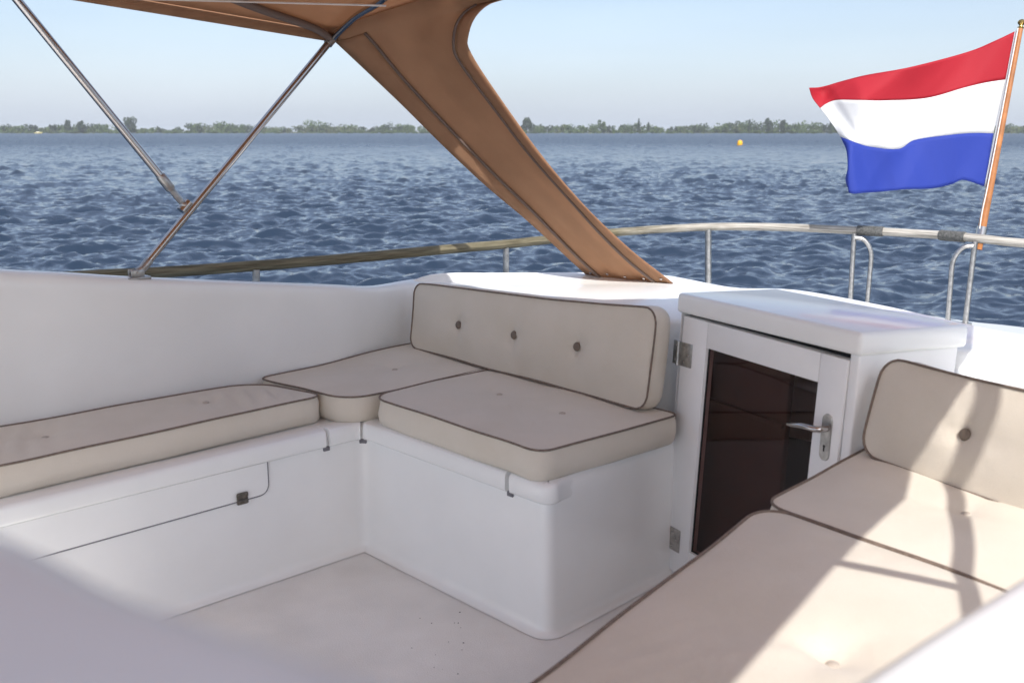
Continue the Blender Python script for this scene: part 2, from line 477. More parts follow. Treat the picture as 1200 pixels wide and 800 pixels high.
# ------------------------------------------------------------------ cushions
def cushion(name, label, C, n, t, rc=.05, dome=.02, buttons=(), wob=.0075, seed=0, group='cream cockpit cushions', dent=.02, bottom_pipe=False, wr=(0, 0, 1), pipe_r=.0032, rcs=None, btn='button_pale', br=.0135):
    """C: four corners of the piped top face; n: outward normal; t: thickness"""
    C = [np.array(c, float) for c in C]
    n = unit(np.array(n, float))
    hx = (np.linalg.norm(C[1] - C[0]) + np.linalg.norm(C[2] - C[3])) / 4
    hy = (np.linalg.norm(C[3] - C[0]) + np.linalg.norm(C[2] - C[1])) / 4
    NX, NY = max(12, int(2 * hx / .018)), max(12, int(2 * hy / .018))
    base = sum(C) / 4 - n * t
    th = thing(name, label, 'cushion', tuple(base), group)
    def bil(x, y):
        s, q = (x + 1) / 2, (y + 1) / 2
        return C[0] * (1 - s) * (1 - q) + C[1] * s * (1 - q) + C[2] * s * q + C[3] * (1 - s) * q
    def plan(x, y):
        px, py = x * hx, y * hy
        rho = max(abs(x), abs(y), 1e-6)
        k = 0 if rcs is None else ((0 if x < 0 else 1) if y < 0 else (3 if x < 0 else 2))
        r = (rc if rcs is None else rcs[k]) * rho
        qx, qy = abs(px) - (hx * rho - r), abs(py) - (hy * rho - r)
        if qx > 0 and qy > 0:
            m = max(qx, qy); l = math.hypot(qx, qy)
            f = m / l
            px = math.copysign(hx * rho - r + qx * f, px); py = math.copysign(hy * rho - r + qy * f, py)
        return px / hx, py / hy
    def wobble(p):
        return V3(noise.noise(Vector(p) * 4 + Vector((seed, 0, 0))), noise.noise(Vector(p) * 4 + Vector((0, seed + 9, 0))), 1.0 * noise.noise(Vector(p) * 3.3 + Vector((5, 0, seed)))) * wob
    bpts = [bil(bx, by) for bx, by in buttons]
    rows = []
    for j in range(NY + 1):
        row = []
        for i in range(NX + 1):
            x0, y0 = -1 + 2 * i / NX, -1 + 2 * j / NY
            x, y = plan(x0, y0)
            p = bil(x, y)
            rho = max(abs(x0), abs(y0))
            ed = (1 - abs(x0) ** (hx / .07)) * (1 - abs(y0) ** (hy / .07))
            h = dome * (ed * .75 + .25 * (1 - x0 * x0) * (1 - y0 * y0))
            for b in bpts:
                dv = p - b; dd = np.linalg.norm(dv)
                ang = math.atan2(np.dot(dv, unit(C[3] - C[0])), np.dot(dv, unit(C[1] - C[0])))
                h -= dent * math.exp(-(dd / .034) ** 1.25) * ed + dent * .55 * math.exp(-dd / .10) * ed * (.72 + .28 * math.cos(4 * ang)) + dent * .22 * ed * min(1, dd / .02) * math.exp(-dd / .05) * math.cos(7 * ang + seed + 2 * math.sin(2 * ang))
            w = Vector(p)
            a = w.x * wr[0] + w.y * wr[1]
            h += ed * .007 * noise.noise(w * 6 + Vector((seed, seed, 0)))
            if wr[2]:
                ws = max(0, noise.noise(w * 2.1 + Vector((seed * 3, 0, 1))) + .25)
                h += ed * wr[2] * .0075 * ws * math.sin(a * 11 + 3 * noise.noise(w * 3))
            row.append(p + n * h + wobble(p) * (1 if rho > .9 else .6))
        rows.append(row)
    V, Fc = grid(rows)
    W = NX + 1
    ring = [i for i in range(W)] + [j * W + NX for j in range(1, NY + 1)] + [NY * W + i for i in range(NX - 1, -1, -1)] + [j * W for j in range(NY - 1, 0, -1)]
    RP = np.array([V[i] for i in ring])
    T = np.roll(RP, -1, 0) - np.roll(RP, 1, 0)
    O = np.cross(T, n); O /= np.linalg.norm(O, axis=1)[:, None] + 1e-9
    if np.dot(O[0], RP[0] - sum(C) / 4) < 0: O = -O
    k0 = list(ring)
    for lev, off in ((-.25, .006), (-.6, .008), (-.88, .005), (-1.0, -.004)):
        st = len(V)
        for q in range(len(ring)):
            V.append(RP[q] + n * t * lev + O[q] * (off + .004 * noise.noise(Vector(RP[q]) * 7 + Vector((0, 0, lev * 3 + seed)))))
        k1 = list(range(st, st + len(ring)))
        for q in range(len(ring)):
            q2 = (q + 1) % len(ring)
            Fc.append((k0[q], k0[q2], k1[q2], k1[q]))
        k0 = k1
    Fc.append(tuple(k0))
    mesh('cover', V, Fc, 'fabric', th, angle=50)
    pv, pf = tube(RP + O * .003 + n * .001, pipe_r, 7, closed=True)
    mesh('piping', pv, pf, 'piping', th, angle=180)
    if bottom_pipe:
        pv, pf = tube(RP + O * .004 - n * t * .97, pipe_r * .9, 7, closed=True)
        mesh('piping', pv, pf, 'piping', th, angle=180)
    ex = unit(C[1] - C[0]); ey = unit(np.cross(n, ex))
    for b in bpts:
        TG = np.array(V[:W * (NY + 1)])
        dd_ = TG - b; dd_ = np.linalg.norm(dd_ - np.outer(dd_ @ n, n), axis=1)
        k_ = int(np.argmin(dd_)); near_ = TG[dd_ < br * 1.3] if (dd_ < br * 1.3).any() else TG[k_:k_ + 1]
        hb_ = float(np.mean((near_ - b) @ n))
        v, f = ball(b + n * (hb_ + (.0045 if btn == 'button' else .0005)), br * (.92 if btn == 'button' else .8), 14, 6, (1, 1, .42), (ex, ey, n))
        mesh('button', v, f, btn, th, angle=180)
    return th

# ------------------------------------------------------------------ lake
def heightfield(size, res, wind, peak, rms, seed, spread=4):
    rg = np.random.default_rng(seed)
    k = 2 * np.pi * np.fft.fftfreq(res, size / res)
    kx, ky = np.meshgrid(k, k, indexing='ij')
    kk = np.hypot(kx, ky); kk[0, 0] = 1
    kp = 2 * np.pi / peak
    c = (kx * wind[0] + ky * wind[1]) / kk
    S = kk ** -4.0 * np.exp(-1.0 * (kp / kk) ** 2) * np.abs(c) ** spread * np.exp(-(kk * size / res * .9) ** 2 * .3)
    S[0, 0] = 0
    sp = np.sqrt(S) * (rg.normal(size=(res, res)) + 1j * rg.normal(size=(res, res)))
    h = np.fft.ifft2(sp).real
    h *= rms / h.std()
    return h
def sample(h, size, x, y):
    res = h.shape[0]
    fx = (x / size % 1) * res; fy = (y / size % 1) * res
    i = fx.astype(int) % res; j = fy.astype(int) % res
    a = fx - np.floor(fx); b = fy - np.floor(fy)
    i2 = (i + 1) % res; j2 = (j + 1) % res
    return h[i, j] * (1 - a) * (1 - b) + h[i2, j] * a * (1 - b) + h[i, j2] * (1 - a) * b + h[i2, j2] * a * b

def build_water():
    r = [0.3, 1.5, 3.0]
    while r[-1] < 4800:
        d = r[-1]
        r.append(d + max(.07, .42 * d * d / 2334) if d < 1500 else d * 1.25)
    r = np.array(r)
    A = math.radians(36)
    th = np.r_[np.linspace(-math.pi, -A, 60)[:-1], np.linspace(-A, A, 760), np.linspace(A, math.pi, 60)[1:]]
    Rg, Tg = np.meshgrid(r, th, indexing='ij')
    X = Rg * np.sin(Tg); Y = Rg * np.cos(Tg)
    w1 = unit(V3(.30, -.95, 0)); w2 = unit(V3(.05, -1, 0))
    h1 = heightfield(53, 1024, w1, 1.35, .027, 3, 2)
    h2 = heightfield(19, 512, w2, .5, .010, 8, 2)
    h0 = heightfield(97, 512, w1, 3.8, .024, 17, 4)
    dr = np.gradient(r)[:, None]
    f1 = np.clip(1.6 - dr / 40, 0, 1); f2 = np.clip(1.6 - dr / 2.0, 0, 1)
    cc, ss = math.cos(.35), math.sin(.35)
    a = sample(h1, 53, X, Y); b = sample(h2, 19, X * cc - Y * ss, X * ss + Y * cc)
    # gusts: slow changes of how rough the surface is
    h3 = heightfield(600, 256, w1, 90, 1, 5, 0)
    g = np.clip(1 + .28 * sample(h3, 600, X, Y), .5, 1.6)
    Z = (a + 2.2 * np.maximum(a, 0) ** 2 / .35) * f1 * g + b * f2 * g
    Z += sample(h0, 97, X * math.cos(.2) + Y * math.sin(.2), Y * math.cos(.2) - X * math.sin(.2))
    # keep the slopes where the sheet gets coarse, but never taller than a fraction of what the eye resolves there
    Z *= np.minimum(np.maximum(1, .7 * dr), 1 + r[:, None] / 1167 * .7 / .045)
    Z[:3] = 0
    V = np.stack([X, Y, Z], 2).reshape(-1, 3)
    n, m = X.shape
    idx = np.arange(n * m).reshape(n, m)
    q = np.stack([idx[:-1, :-1], idx[:-1, 1:], idx[1:, 1:], idx[1:, :-1]], 2).reshape(-1, 4)
    me = bpy.data.meshes.new('lake_water')
    me.vertices.add(len(V)); me.vertices.foreach_set('co', V.astype(np.float32).ravel())
    me.loops.add(q.size); me.loops.foreach_set('vertex_index', q.astype(np.int32).ravel())
    me.polygons.add(len(q)); me.polygons.foreach_set('loop_start', np.arange(0, q.size, 4, dtype=np.int32))
    me.polygons.foreach_set('use_smooth', np.ones(len(q), bool))
    me.update(calc_edges=True); me.validate()
    me.materials.append(M['water'])
    o = link(bpy.data.objects.new('lake_water', me))
    o['kind'] = 'structure'
    if me.polygons[len(q) // 2].normal.z < 0: me.flip_normals()
    return o
build_water()

# ------------------------------------------------------------------ far shore
SH = 1500.0
def shore_pt(u, extra=0):
    a = math.atan((u - 600) / F / CT)
    d = SH + 60 * math.sin(u / 210.) + 25 * math.sin(u / 53.) + extra
    return V3(d * math.tan(a), d, 0)
def crown(c, w, h, n, leaf, rg, shape='round'):
    V, Fc = [], []
    lumps = [(rg.normal(0, .42), rg.normal(0, .42), rg.uniform(-.8, .75), rg.uniform(.28, .55)) for _ in range(9)]
    for k in range(n):
        if shape == 'cone':
            z = rg.uniform(-1, 1) ; rr = (1 - z) / 2 * rg.uniform(.5, 1.) ; t = rg.uniform(0, 6.283)
            p = V3(rr * math.cos(t), rr * math.sin(t), z)
        else:
            L = lumps[k % 9]
            d = rg.normal(size=3); d /= np.linalg.norm(d)
            p = V3(L[0], L[1], L[2]) + d * L[3] * rg.uniform(.75, 1.05)
        q = np.array(c) + p * V3(w / 2, w / 2, h / 2)
        a = rg.normal(size=3); a /= np.linalg.norm(a); b = unit(np.cross(a, rg.normal(size=3)))
        s = leaf * rg.uniform(.6, 1.3)
        i = len(V); V += [q + a * s, q + b * s * .8, q - a * s, q - b * s * .8]
        Fc.append((i, i + 1, i + 2, i + 3))
    return V, Fc

gv, gf = [], []
us = np.linspace(-700, 1900, 160)
rows = [[shore_pt(u, 0) + V3(0, 0, -.4) for u in us], [shore_pt(u, 5) + V3(0, 0, .5) for u in us], [shore_pt(u, 500) + V3(0, 0, 1.5) for u in us], [shore_pt(u, 2800) + V3(0, 0, 2.) for u in us]]
gv, gf = grid(rows)
mesh('far_shore', gv, gf, 'earth', None, angle=180)['kind'] = 'structure'

rg = np.random.default_rng(21)
prof_u = [-900, 0, 30, 62, 75, 100, 130, 160, 185, 200, 225, 255, 290, 320, 350, 362, 372, 400, 415, 430, 445, 460, 490, 600, 625, 660, 690, 720, 740, 760, 772, 800, 812, 825, 840, 870, 900, 915, 935, 950, 975, 1200, 2100]
prof_h = [9, 8.5, 8.5, 7.5, 6, 9, 10, 8, 5, 6, 8, 12, 10, 7, 8, 10, 13, 9, 10, 7, 7, 11, 8, 7, 8, 9, 8.5, 8, 10, 8, 5.5, 9, 11, 6, 12, 11, 11, 8.5, 11, 9, 9, 8, 8]
for nm, lf, k in (('far_tree_belt', 'leaf', 0), ('far_tree_belt', 'leaf_pale', 1), ('far_tree_belt', 'leaf_dark', 2)):
    parts = []
    for q in range(330 if k == 0 else 170):
        u = rg.uniform(-700, 1900) if q % 3 == 0 else rg.uniform(-60, 1260)
        hh = np.interp(u, prof_u, prof_h) * (1.55 if k != 1 else 1.3) * rg.uniform(.7, 1.08)
        p = shore_pt(u, rg.uniform(8, 60))
        w = hh * rg.uniform(.9, 1.7)
        parts.append(crown(p + V3(0, 0, hh * .47), w, hh, 130, 1.35, rg))
    v, f = join(parts)
    mesh(nm, v, f, lf, None, smooth=False)['kind'] = 'stuff'
parts = []
for q in range(260):
    u = rg.uniform(-700, 1900) if q % 4 == 0 else rg.uniform(-60, 1260)
    p = shore_pt(u, rg.uniform(2, 7)); hh = rg.uniform(3, 6.5)
    parts.append(crown(p + V3(0, 0, hh * .42), hh * rg.uniform(2, 4), hh, 70, 1.2, rg))
v, f = join(parts)
mesh('shore_bushes', v, f, 'leaf', None, smooth=False)['kind'] = 'stuff'
def shore_tree(u, h, w, lf, label, shape='round', n=520, back=4):
    p = shore_pt(u, back)
    t = thing('shore_tree', label, 'tree', tuple(p), 'trees standing out along the far shore')
    v, f = crown(p + V3(0, 0, h * .54), w, h * .92, n, 1.35 if shape == 'round' else 1.0, rg, shape)
    mesh('crown', v, f, lf, t, smooth=False)
    v, f = tube([p + V3(0, 0, -.3), p + V3(0, 0, h * .3), p + V3(0, 0, h * .75)], [.5, .4, .15], 7)
    v2, f2 = tube([p + V3(0, 0, h * .3), p + V3(w * .25, 0, h * .6)], [.3, .1], 6)
    v3, f3 = tube([p + V3(0, 0, h * .35), p + V3(-w * .25, .5, h * .62)], [.3, .1], 6)
    mesh('trunk', *join([(v, f), (v2, f2), (v3, f3)]), 'bark', t)
shore_tree(171, 25, 26, 'leaf_dark', 'large round dark tree on the far shore between the two canopy poles', n=900)
shore_tree(117, 20, 17, 'leaf_dark', 'broad dark tree on the far shore just left of the forward canopy pole')
shore_tree(103.5, 18, 9, 'leaf_dark', 'narrow dark tree on the far shore beside a broader one left of the canopy pole')
shore_tree(85, 15, 7, 'leaf_dark', 'thin small dark tree on the far shore, just right of the yellow boat')
shore_tree(65, 12, 10, 'leaf_dark', 'low dark bushy tree on the far shore right above the yellow boat')
shore_tree(11, 16, 10, 'leaf_dark', 'small dark tree at the left end of the far shore')
shore_tree(617, 24, 17, 'leaf_dark', 'tall dark tree on the far shore right beside the orange canvas strap', n=800)
shore_tree(702, 18, 10, 'leaf', 'lone slightly taller tree midway along the shore right of the canvas strap')
shore_tree(742, 21, 7, 'leaf_dark', 'slender dark conifer on the far shore left of the yellow buoy', 'cone')
shore_tree(753, 16, 5, 'leaf_dark', 'short thin conifer just right of a taller slender one on the far shore', 'cone')
shore_tree(866, 19, 6, 'leaf_dark', 'thin pointed tree on the far shore straight above the yellow buoy', 'cone')
shore_tree(888, 19, 12, 'leaf_dark', 'dark tree with a pointed top on the far shore right of the buoy')
shore_tree(904, 18, 10, 'leaf_dark', 'rounded dark tree on the far shore midway between the buoy and the flag')
shore_tree(957, 19, 5, 'leaf_dark', 'slim pointed tree on the far shore next to the fly end of the flag', 'cone')
# small yellow boat under the far shore
p = shore_pt(68, -25)
t = thing('motor_cruiser', 'tiny pale yellow boat on the water below the left part of the far shore', 'boat', tuple(p))
hl = [p + V3(x, y, z) for x, y, z in [(-5, -1.2, .0), (4, -1.2, 0), (6, 0, 0), (4, 1.2, 0), (-5, 1.2, 0), (-5.2, -1.6, 1.3), (4.4, -1.6, 1.5), (7, 0, 1.8), (4.4, 1.6, 1.5), (-5.2, 1.6, 1.3)]]
mesh('hull', hl, [(0, 1, 2, 3, 4), (5, 6, 7, 8, 9)] + [(i, (i + 1) % 5, 5 + (i + 1) % 5, 5 + i) for i in range(5)], mat('pale_yellow_paint', (.72, .62, .25), .5), t)
mesh('cabin', *box((p, V3(1, 0, 0), V3(0, 0, 1), V3(0, -1, 0)), (-2.5, 2.5), (1.35, 2.6), (-1.1, 1.1), .15), mat('cream_paint', (.7, .66, .5), .5), t)
# yellow buoy
p = at(867, 170, 0.0)
t = thing('marker_buoy', 'small yellow marker buoy floating on the lake left of the flag', 'buoy', tuple(p))
pr = [(.0, -.4), (.36, -.25), (.42, 0), (.42, .3), (.36, .55), (.25, .7), (.0, .74)]
rows = [[p + V3(r * math.cos(a), r * math.sin(a), z) for r, z in pr] for a in np.linspace(0, 2 * math.pi, 17)]
mesh('float', *grid(rows), 'buoy', t)
mesh('lifting_eye', *tube([p + V3(.08 * math.cos(a), 0, .76 + .08 * math.sin(a)) for a in np.linspace(0, 2 * math.pi, 13)[:-1]], .02, 6, closed=True), 'steel_old', t)

# ------------------------------------------------------------------ the boat: fixed mouldings
SE, FL = 1.17, .65
BT = 1.083                                    # bench top under the cushions
boat_root = thing('motorboat', 'white fibreglass motorboat cockpit with moulded benches, coaming and side deck', 'boat', (0, 3.2, 0))
# riser of the L-shaped bench
rL0, rIn, rOut, rEnd = at(205, 715, FL), at(430, 640, FL), at(641, 745, FL), at(776, 674, FL)
dL = unit(rIn - rL0)
rFar = rL0 - dL * 1.5
rEnd2 = rEnd + unit(rEnd - rOut) * .12
rpath = rounded([rFar, rL0, rIn, rOut, rEnd2], [.3, .045, .035], 8)
prof = [(.034, FL + .002), (.026, FL + .0035), (.016, FL + .009), (.009, FL + .018), (.006, FL + .035), (-.004, 1.02), (-.006, 1.055), (-.012, 1.072), (-.026, BT), (-.06, BT + .0015)]
mesh('bench_base', *sweep(rpath, prof), 'gel', boat_root, angle=60)
wallA, wallB, wallC, wallD = at(0, 497, SE), at(300, 445, SE), at(478, 405, SE), at(755, 480, SE)
top_poly = list(sweep(rpath, [(-.05, BT)])[0]) + [V3(.56, 3.1, BT), V3(.0, 3.7, BT), V3(-.42, 4.05, BT), V3(-.98, 3.5, BT), V3(-1.6, 2.95, BT), V3(-2.5, 2.2, BT)]
mesh('bench_top', top_poly, [tuple(range(len(top_poly)))], 'gel', boat_root, smooth=False)
# rolled seat edge in four lengths with a gap between
lip = [(-.004, 1.030), (.006, 1.028), (.010, 1.031), (.012, 1.038), (.012, 1.068), (.009, 1.079), (.002, 1.0845), (-.05, 1.0855), (-.05, 1.035)]
arc = np.r_[0, np.cumsum(np.linalg.norm(np.diff(rpath[:, :2], axis=0), axis=1))]
def along(p):
    i = np.argmin([np.linalg.norm(np.array(p)[:2] - q[:2]) for q in lin(rpath, 2000)])
    return i / 1999 * arc[-1]
def piece(s0, s1):
    s = np.unique(np.r_[np.linspace(s0, s1, 14), arc[(arc > s0) & (arc < s1)]])
    return np.stack([np.interp(s, arc, rpath[:, k]) for k in range(2)], 1)
sA, sB, sC = along(at(374, 512, 1.05)), along(at(432, 500, 1.05)), along(at(594, 568, 1.05))
sCorner = along(rOut)
for a, b in ((arc[0], sA - .008), (sA + .007, sB - .007), (sB + .008, sC - .008), (sC + .008, arc[-1])):
    pc = piece(a, b)
    v_, f_ = sweep(pc, lip, True, True)
    if b > sCorner:
        ss_ = np.r_[0, np.cumsum(np.linalg.norm(np.diff(pc, axis=0), axis=1))] + a
        k_ = len(lip) + 1
        Tn = np.gradient(pc, axis=0); Tn /= np.linalg.norm(Tn, axis=1)[:, None]
        for q in range(len(pc)):
            w_ = np.clip((ss_[q] - sCorner - .01) / .07, 0, 1); w_ = w_ * w_ * (3 - 2 * w_)
            for m_ in range(k_):
                o_ = lip[m_ % len(lip)][0]
                d_ = w_ * (max(o_, -.02) + .006 + .012 * max(0, lip[m_ % len(lip)][1] - 1.06) / .025)
                v_[q * k_ + m_] = v_[q * k_ + m_] - V3(Tn[q][1], -Tn[q][0], 0) * d_ - V3(0, 0, .002 * w_)
    mesh('seat_edge', v_, f_, 'gel', boat_root, angle=60)
# drain slots under the gaps: dark blocks stand for the shaded holes
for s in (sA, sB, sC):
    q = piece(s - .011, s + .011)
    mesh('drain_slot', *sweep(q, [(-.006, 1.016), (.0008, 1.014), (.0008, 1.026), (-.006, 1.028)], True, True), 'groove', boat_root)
# locker door in the left riser, outlined by a dark tube as groove shade
nL = V3(dL[1], -dL[0], 0)
def onL(u, v):
    return onplane(u, v, rL0 + nL * .001, nL)
k1 = onL(313, 541); k2 = onL(313, 578); k3 = onL(50, 646)
zb0, zb1 = k2[2], k3[2]
sd = lambda p: float(np.dot(p - rL0, dL))
path = rounded([k1, V3(*(k1[:2]), zb0 - .0), V3(*(rL0 - dL * .9)[:2], zb0 - .012)], [.035], 10)
lid_poly = [p + nL * .0025 for p in path] + [V3(*(rL0 - dL * .9)[:2], k1[2]) + nL * .0025]
lo = lid_poly + [p - nL * .004 for p in lid_poly]
n = len(lid_poly)
locker = mesh('locker_door', lo, [tuple(range(n)), tuple(range(n, 2 * n))] + [(i, (i + 1) % n, n + (i + 1) % n, n + i) for i in range(n)], 'gel', boat_root, angle=30)
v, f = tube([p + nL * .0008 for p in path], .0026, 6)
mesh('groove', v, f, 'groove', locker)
hp = onL(283, 583)
fr = (hp + nL * .002, dL, V3(0, 0, 1), nL)
for hh in ((-.0185, -.0015), (.0015, .0185)):
    mesh('hinge', *box(fr, (-.019, .019), hh, (0, .009), .005), 'bronze', locker)
mesh('hinge', *tube([hp - dL * .017 + nL * .005, hp + dL * .017 + nL * .005], .0035, 8), 'bronze', locker)
# cockpit sole
fp = [V3(-2.6, 1.6, FL), V3(-1.2, 3.2, FL), V3(-.3, 3.9, FL), V3(.7, 3.1, FL), V3(1.6, 2.0, FL), V3(1.6, -1.6, FL), V3(-2.6, -1.6, FL)]
fv = fp + [p - V3(0, 0, .05) for p in fp]
mesh('cockpit_floor', fv, [tuple(range(7)), tuple(range(7, 14))] + [(i, (i + 1) % 7, 7 + (i + 1) % 7, 7 + i) for i in range(7)], 'floor', boat_root, smooth=False)
# crumbs of dirt on the sole
dirt = []
for q in range(14):
    c = at(RNG.normal(525, 22), RNG.uniform(715, 790), FL) + V3(0, 0, .002)
    dirt.append(ball(c, RNG.uniform(.0009, .0022), 6, 4, (RNG.uniform(.6, 2.2), 1, .5)))
d = mesh('dirt_crumb', *join(dirt), 'dark_gap', boat_root); d['kind'] = 'stuff'

# coaming ring: base, top inner edge I, crest M, outer edge O
OUT = unit(V3(-.66, .75, 0))
def zat_u(u, v, p):
    return above(u, v, p)
st = []
def port(ub, vb, ut, vt, off=.07):
    b = at(ub, vb, SE); b = V3(b[0], b[1], BT)
    I = zat_u(ut, vt, b + OUT * off)
    return (b + OUT * .04, I, I + OUT * .045 + V3(0, 0, .004), I + OUT * .10 - V3(0, 0, .03))
s1 = port(0, 497, 0, 318)
d1 = V3(-.70, -.66, 0) * .75
st.append(tuple(p + d1 + V3(0, 0, .13 if i else 0) for i, p in enumerate(s1)))
st.append(s1)
st.append(port(80, 485, 80, 322))
st.append(port(160, 471.5, 160, 327))
st.append(port(300, 445, 300, 332.5))
st.append(port(390, 427, 395, 336))
st.append(port(440, 413, 442, 337.5))
cI = above(487, 334, at(487, 403, SE) + V3(.02, .08, 0))
st.append((V3(*(wallC + V3(-.02, .05, 0))[:2], BT), cI, cI + V3(-.02, .08, .012), V3(*at(475, 326, cI[2] + .02)[:2], cI[2] + .0)))
bk = lambda p, o: p + V3(.75, .66, 0) * o
for u, v, s, zz in ((520, 326, .12, 1.398), (600, 333, .40, 1.408), (690, 333, .72, 1.418), (775, 334, .97, 1.43)):
    b = wallC * (1 - s) + wallD * s
    b = bk(V3(b[0], b[1], BT), .10)
    I = V3(b[0], b[1], zz) + V3(.75, .66, 0) * .045
    Mx = at(u, v, zz + .004)
    O = {520: at(510, 321, 1.432), 600: at(600, 319.5, 1.44), 690: at(700, 319.5, 1.445), 775: at(775, 322, 1.445)}[u]
    st.append((b, I, Mx, O))
# behind and beyond the cabinet
def stb(bx, by, I, Mz, O):
    return (V3(bx, by, BT), V3(*I), V3(*Mz), np.array(O))
o1, o2, o3, o4 = at(860, 337, 1.43), at(930, 339.5, 1.43), at(1030, 357, 1.43), at(1120, 377, 1.43)
o5 = at(1200, 392.5, 1.43)
inw = lambda o: V3(*(o - unit(V3(o[0] - .3, o[1] - 2.2, 0)) * .12)[:2], 1.425)
st.append(stb(.66, 3.06, (.67, 3.08, 1.43), inw(o1), o1))
st.append(stb(.86, 2.93, (.88, 2.95, 1.43), inw(o2), o2))
st.append(stb(1.02, 2.78, (1.03, 2.80, 1.43), inw(o3), o3))
i1, i2 = at(1112, 408, 1.43), at(1200, 413, 1.43)
st.append(stb(i1[0], i1[1], i1, inw(o4), o4))
st.append(stb(i2[0], i2[1], i2, inw(o5), o5))
st.append(stb(1.62, 2.2, (1.62, 2.2, 1.44), (1.78, 2.3, 1.44), (1.90, 2.35, 1.44)))
st.append(stb(1.9, 1.4, (1.9, 1.4, 1.46), (2.03, 1.45, 1.46), (2.15, 1.5, 1.45)))
st.append(stb(2.0, .2, (2.0, .2, 1.52), (2.13, .2, 1.52), (2.27, .2, 1.50)))
cols = [crv([s[k] for s in st], 110) for k in range(4)]
rows = []
for b, I, Mx, O in zip(*cols):
    up = V3(0, 0, 1)
    wi = unit(Mx - I); wo = unit(O - Mx)
    hI = np.linalg.norm(I - b)
    r = .018
    row = [b, b * .6 + I * .4 , I - (I - b) / hI * (r + .03), I - (I - b) / hI * r, I - (I - b) / hI * r * .35 + wi * r * .35, I + wi * r,
           Mx - wi * min(.03, .3 * np.linalg.norm(Mx - I)), Mx, Mx + wo * min(.02, .3 * np.linalg.norm(O - Mx)), O - wo * .014, O + V3(0, 0, .001) - wo * .003]
    oh = V3(wo[0], wo[1], 0); oh = unit(oh) if np.linalg.norm(oh) > 1e-6 else OUT
    row += [O + oh * .006 - up * .008, O + oh * .010 - up * .03, O + oh * .03 - up * .2, V3(*(O + oh * .05)[:2], 1.12)]
    rows.append(row)
mesh('coaming', *grid(rows), 'gel', boat_root, angle=50)
# side deck between the coaming and the rail, hull below
RZ = 1.52
rail_pts = [V3(-2.6, 2.35, RZ + .1), V3(-1.95, 2.95, RZ + .03), at(150, 321, RZ), at(300, 311.5, RZ), at(593, 286, RZ), at(720, 272.5, RZ), at(830, 266, RZ), at(920, 266.5, RZ), at(1005, 270, RZ), at(1080, 274, RZ), at(1143, 279, RZ), at(1200, 285, RZ - .01), V3(2.66, 4.1, RZ), V3(2.9, 3.2, RZ), V3(3.0, 2.0, RZ + .02), V3(3.0, .4, RZ + .1)]
rail_pts[11] = V3(rail_pts[11][0], rail_pts[11][1], RZ - .01)
hull_path = crv([p + unit(V3(p[0] - .4, p[1] - 2.4, 0)) * .07 for p in rail_pts], 110)
rows = []
for k in range(110):
    h = hull_path[k]; o = rows and None
    O = rows_o = cols[3][k]
    oh = unit(V3(h[0] - .4, h[1] - 2.4, 0))
    rows.append([V3(*(O - oh * .02)[:2], 1.125), V3(*(h - oh * .02)[:2], 1.12), V3(*h[:2], 1.112), V3(*(h + oh * .004)[:2], 1.09), V3(*(h - oh * .03)[:2], .7), V3(*(h - oh * .14)[:2], .1), V3(*(h - oh * .4)[:2], -.5)])
V, Fc = grid(rows)
mesh('side_deck', *grid([r[:4] for r in rows]), 'gel', boat_root, angle=60)
mesh('hull_side', *grid([r[3:] for r in rows]), 'gel', boat_root, angle=60)

# ------------------------------------------------------------------ stern cabinet with the smoked-glass door
D0 = at(780, 668, FL)
DE = unit(V3(.485, -.874, 0))                   # along the door to the right
DN = V3(DE[1], -DE[0], 0)                       # towards the cockpit
if DN[1] > 0: DN = -DN
DU = unit(V3(0, 0, 1) - DN * .045)
DN3 = unit(np.cross(DE, DU)); 
if np.dot(DN3, DN) < 0: DN3 = -DN3
FRM = (D0, DE, DU, DN3)
SAG = .015
DE2 = unit(DE - DU * SAG); DU2 = unit(DU + DE * SAG)
FRM2 = (D0, DE2, DU2, DN3)
def leaf_sh(u, v, d=0.):
    p = onplane(u, v, D0 + DN3 * d, DN3) - D0
    return float(np.dot(p, DE2)), float(np.dot(p, DU2))
def door_sh(u, v, d=0.):
    p = onplane(u, v, D0 + DN3 * d, DN3) - D0
    return float(np.dot(p, DE)), float(np.dot(p, DU))
cab = thing('stern_cabinet', 'white cabinet housing with an overhanging lid and a smoked glass door', 'cabinet', tuple(D0))
sL = -.012
sJ = door_sh(798, 400)[0]                         # left edge of the door leaf
sR = leaf_sh(996, 425)[0]                         # right edge of the leaf
hT = leaf_sh(860, 385)[1]                         # top of the leaf
hTr = hT
g1 = leaf_sh(827, 408); g2 = leaf_sh(959, 446); g3 = leaf_sh(810, 647); g4 = leaf_sh(947, 577)
sG0 = (g1[0] + g3[0]) / 2; sG1 = (g2[0] + g4[0]) / 2
hG1 = (g1[1] + g2[1]) / 2; hG0 = g3[1]
sE = door_sh(1008, 422)[0] + .0
hLid0 = (door_sh(800, 366)[1] + door_sh(1005, 417, .015)[1]) / 2
hLid1 = door_sh(806, 345, .015)[1]
hFoot = 0.0
print('cabinet', sJ, sR, sE, hT, hTr, 'glass', g1, g2, g3, g4, 'lid', hLid0, hLid1, door_sh(1018, 388, .015))
DEP = .36
AL = unit(V3(.93, .37, 0)); AL = unit(-DN * .97 + DE * .0)
mesh('jamb', *box(FRM, (sL, sJ - .004), (-.0, hLid0 + .01), (-.05, .0), .003), 'gel_door', cab)
mesh('side_panel', *box(FRM, (sR + .0115, sE), (-.0, hLid0 + .01), (-DEP, .002), .006, 3), 'gel_door', cab)
mesh('side_panel', *box(FRM, (sL, sL + .02), (0, hLid0 + .01), (-DEP, -.052), .003), 'gel_door', cab)
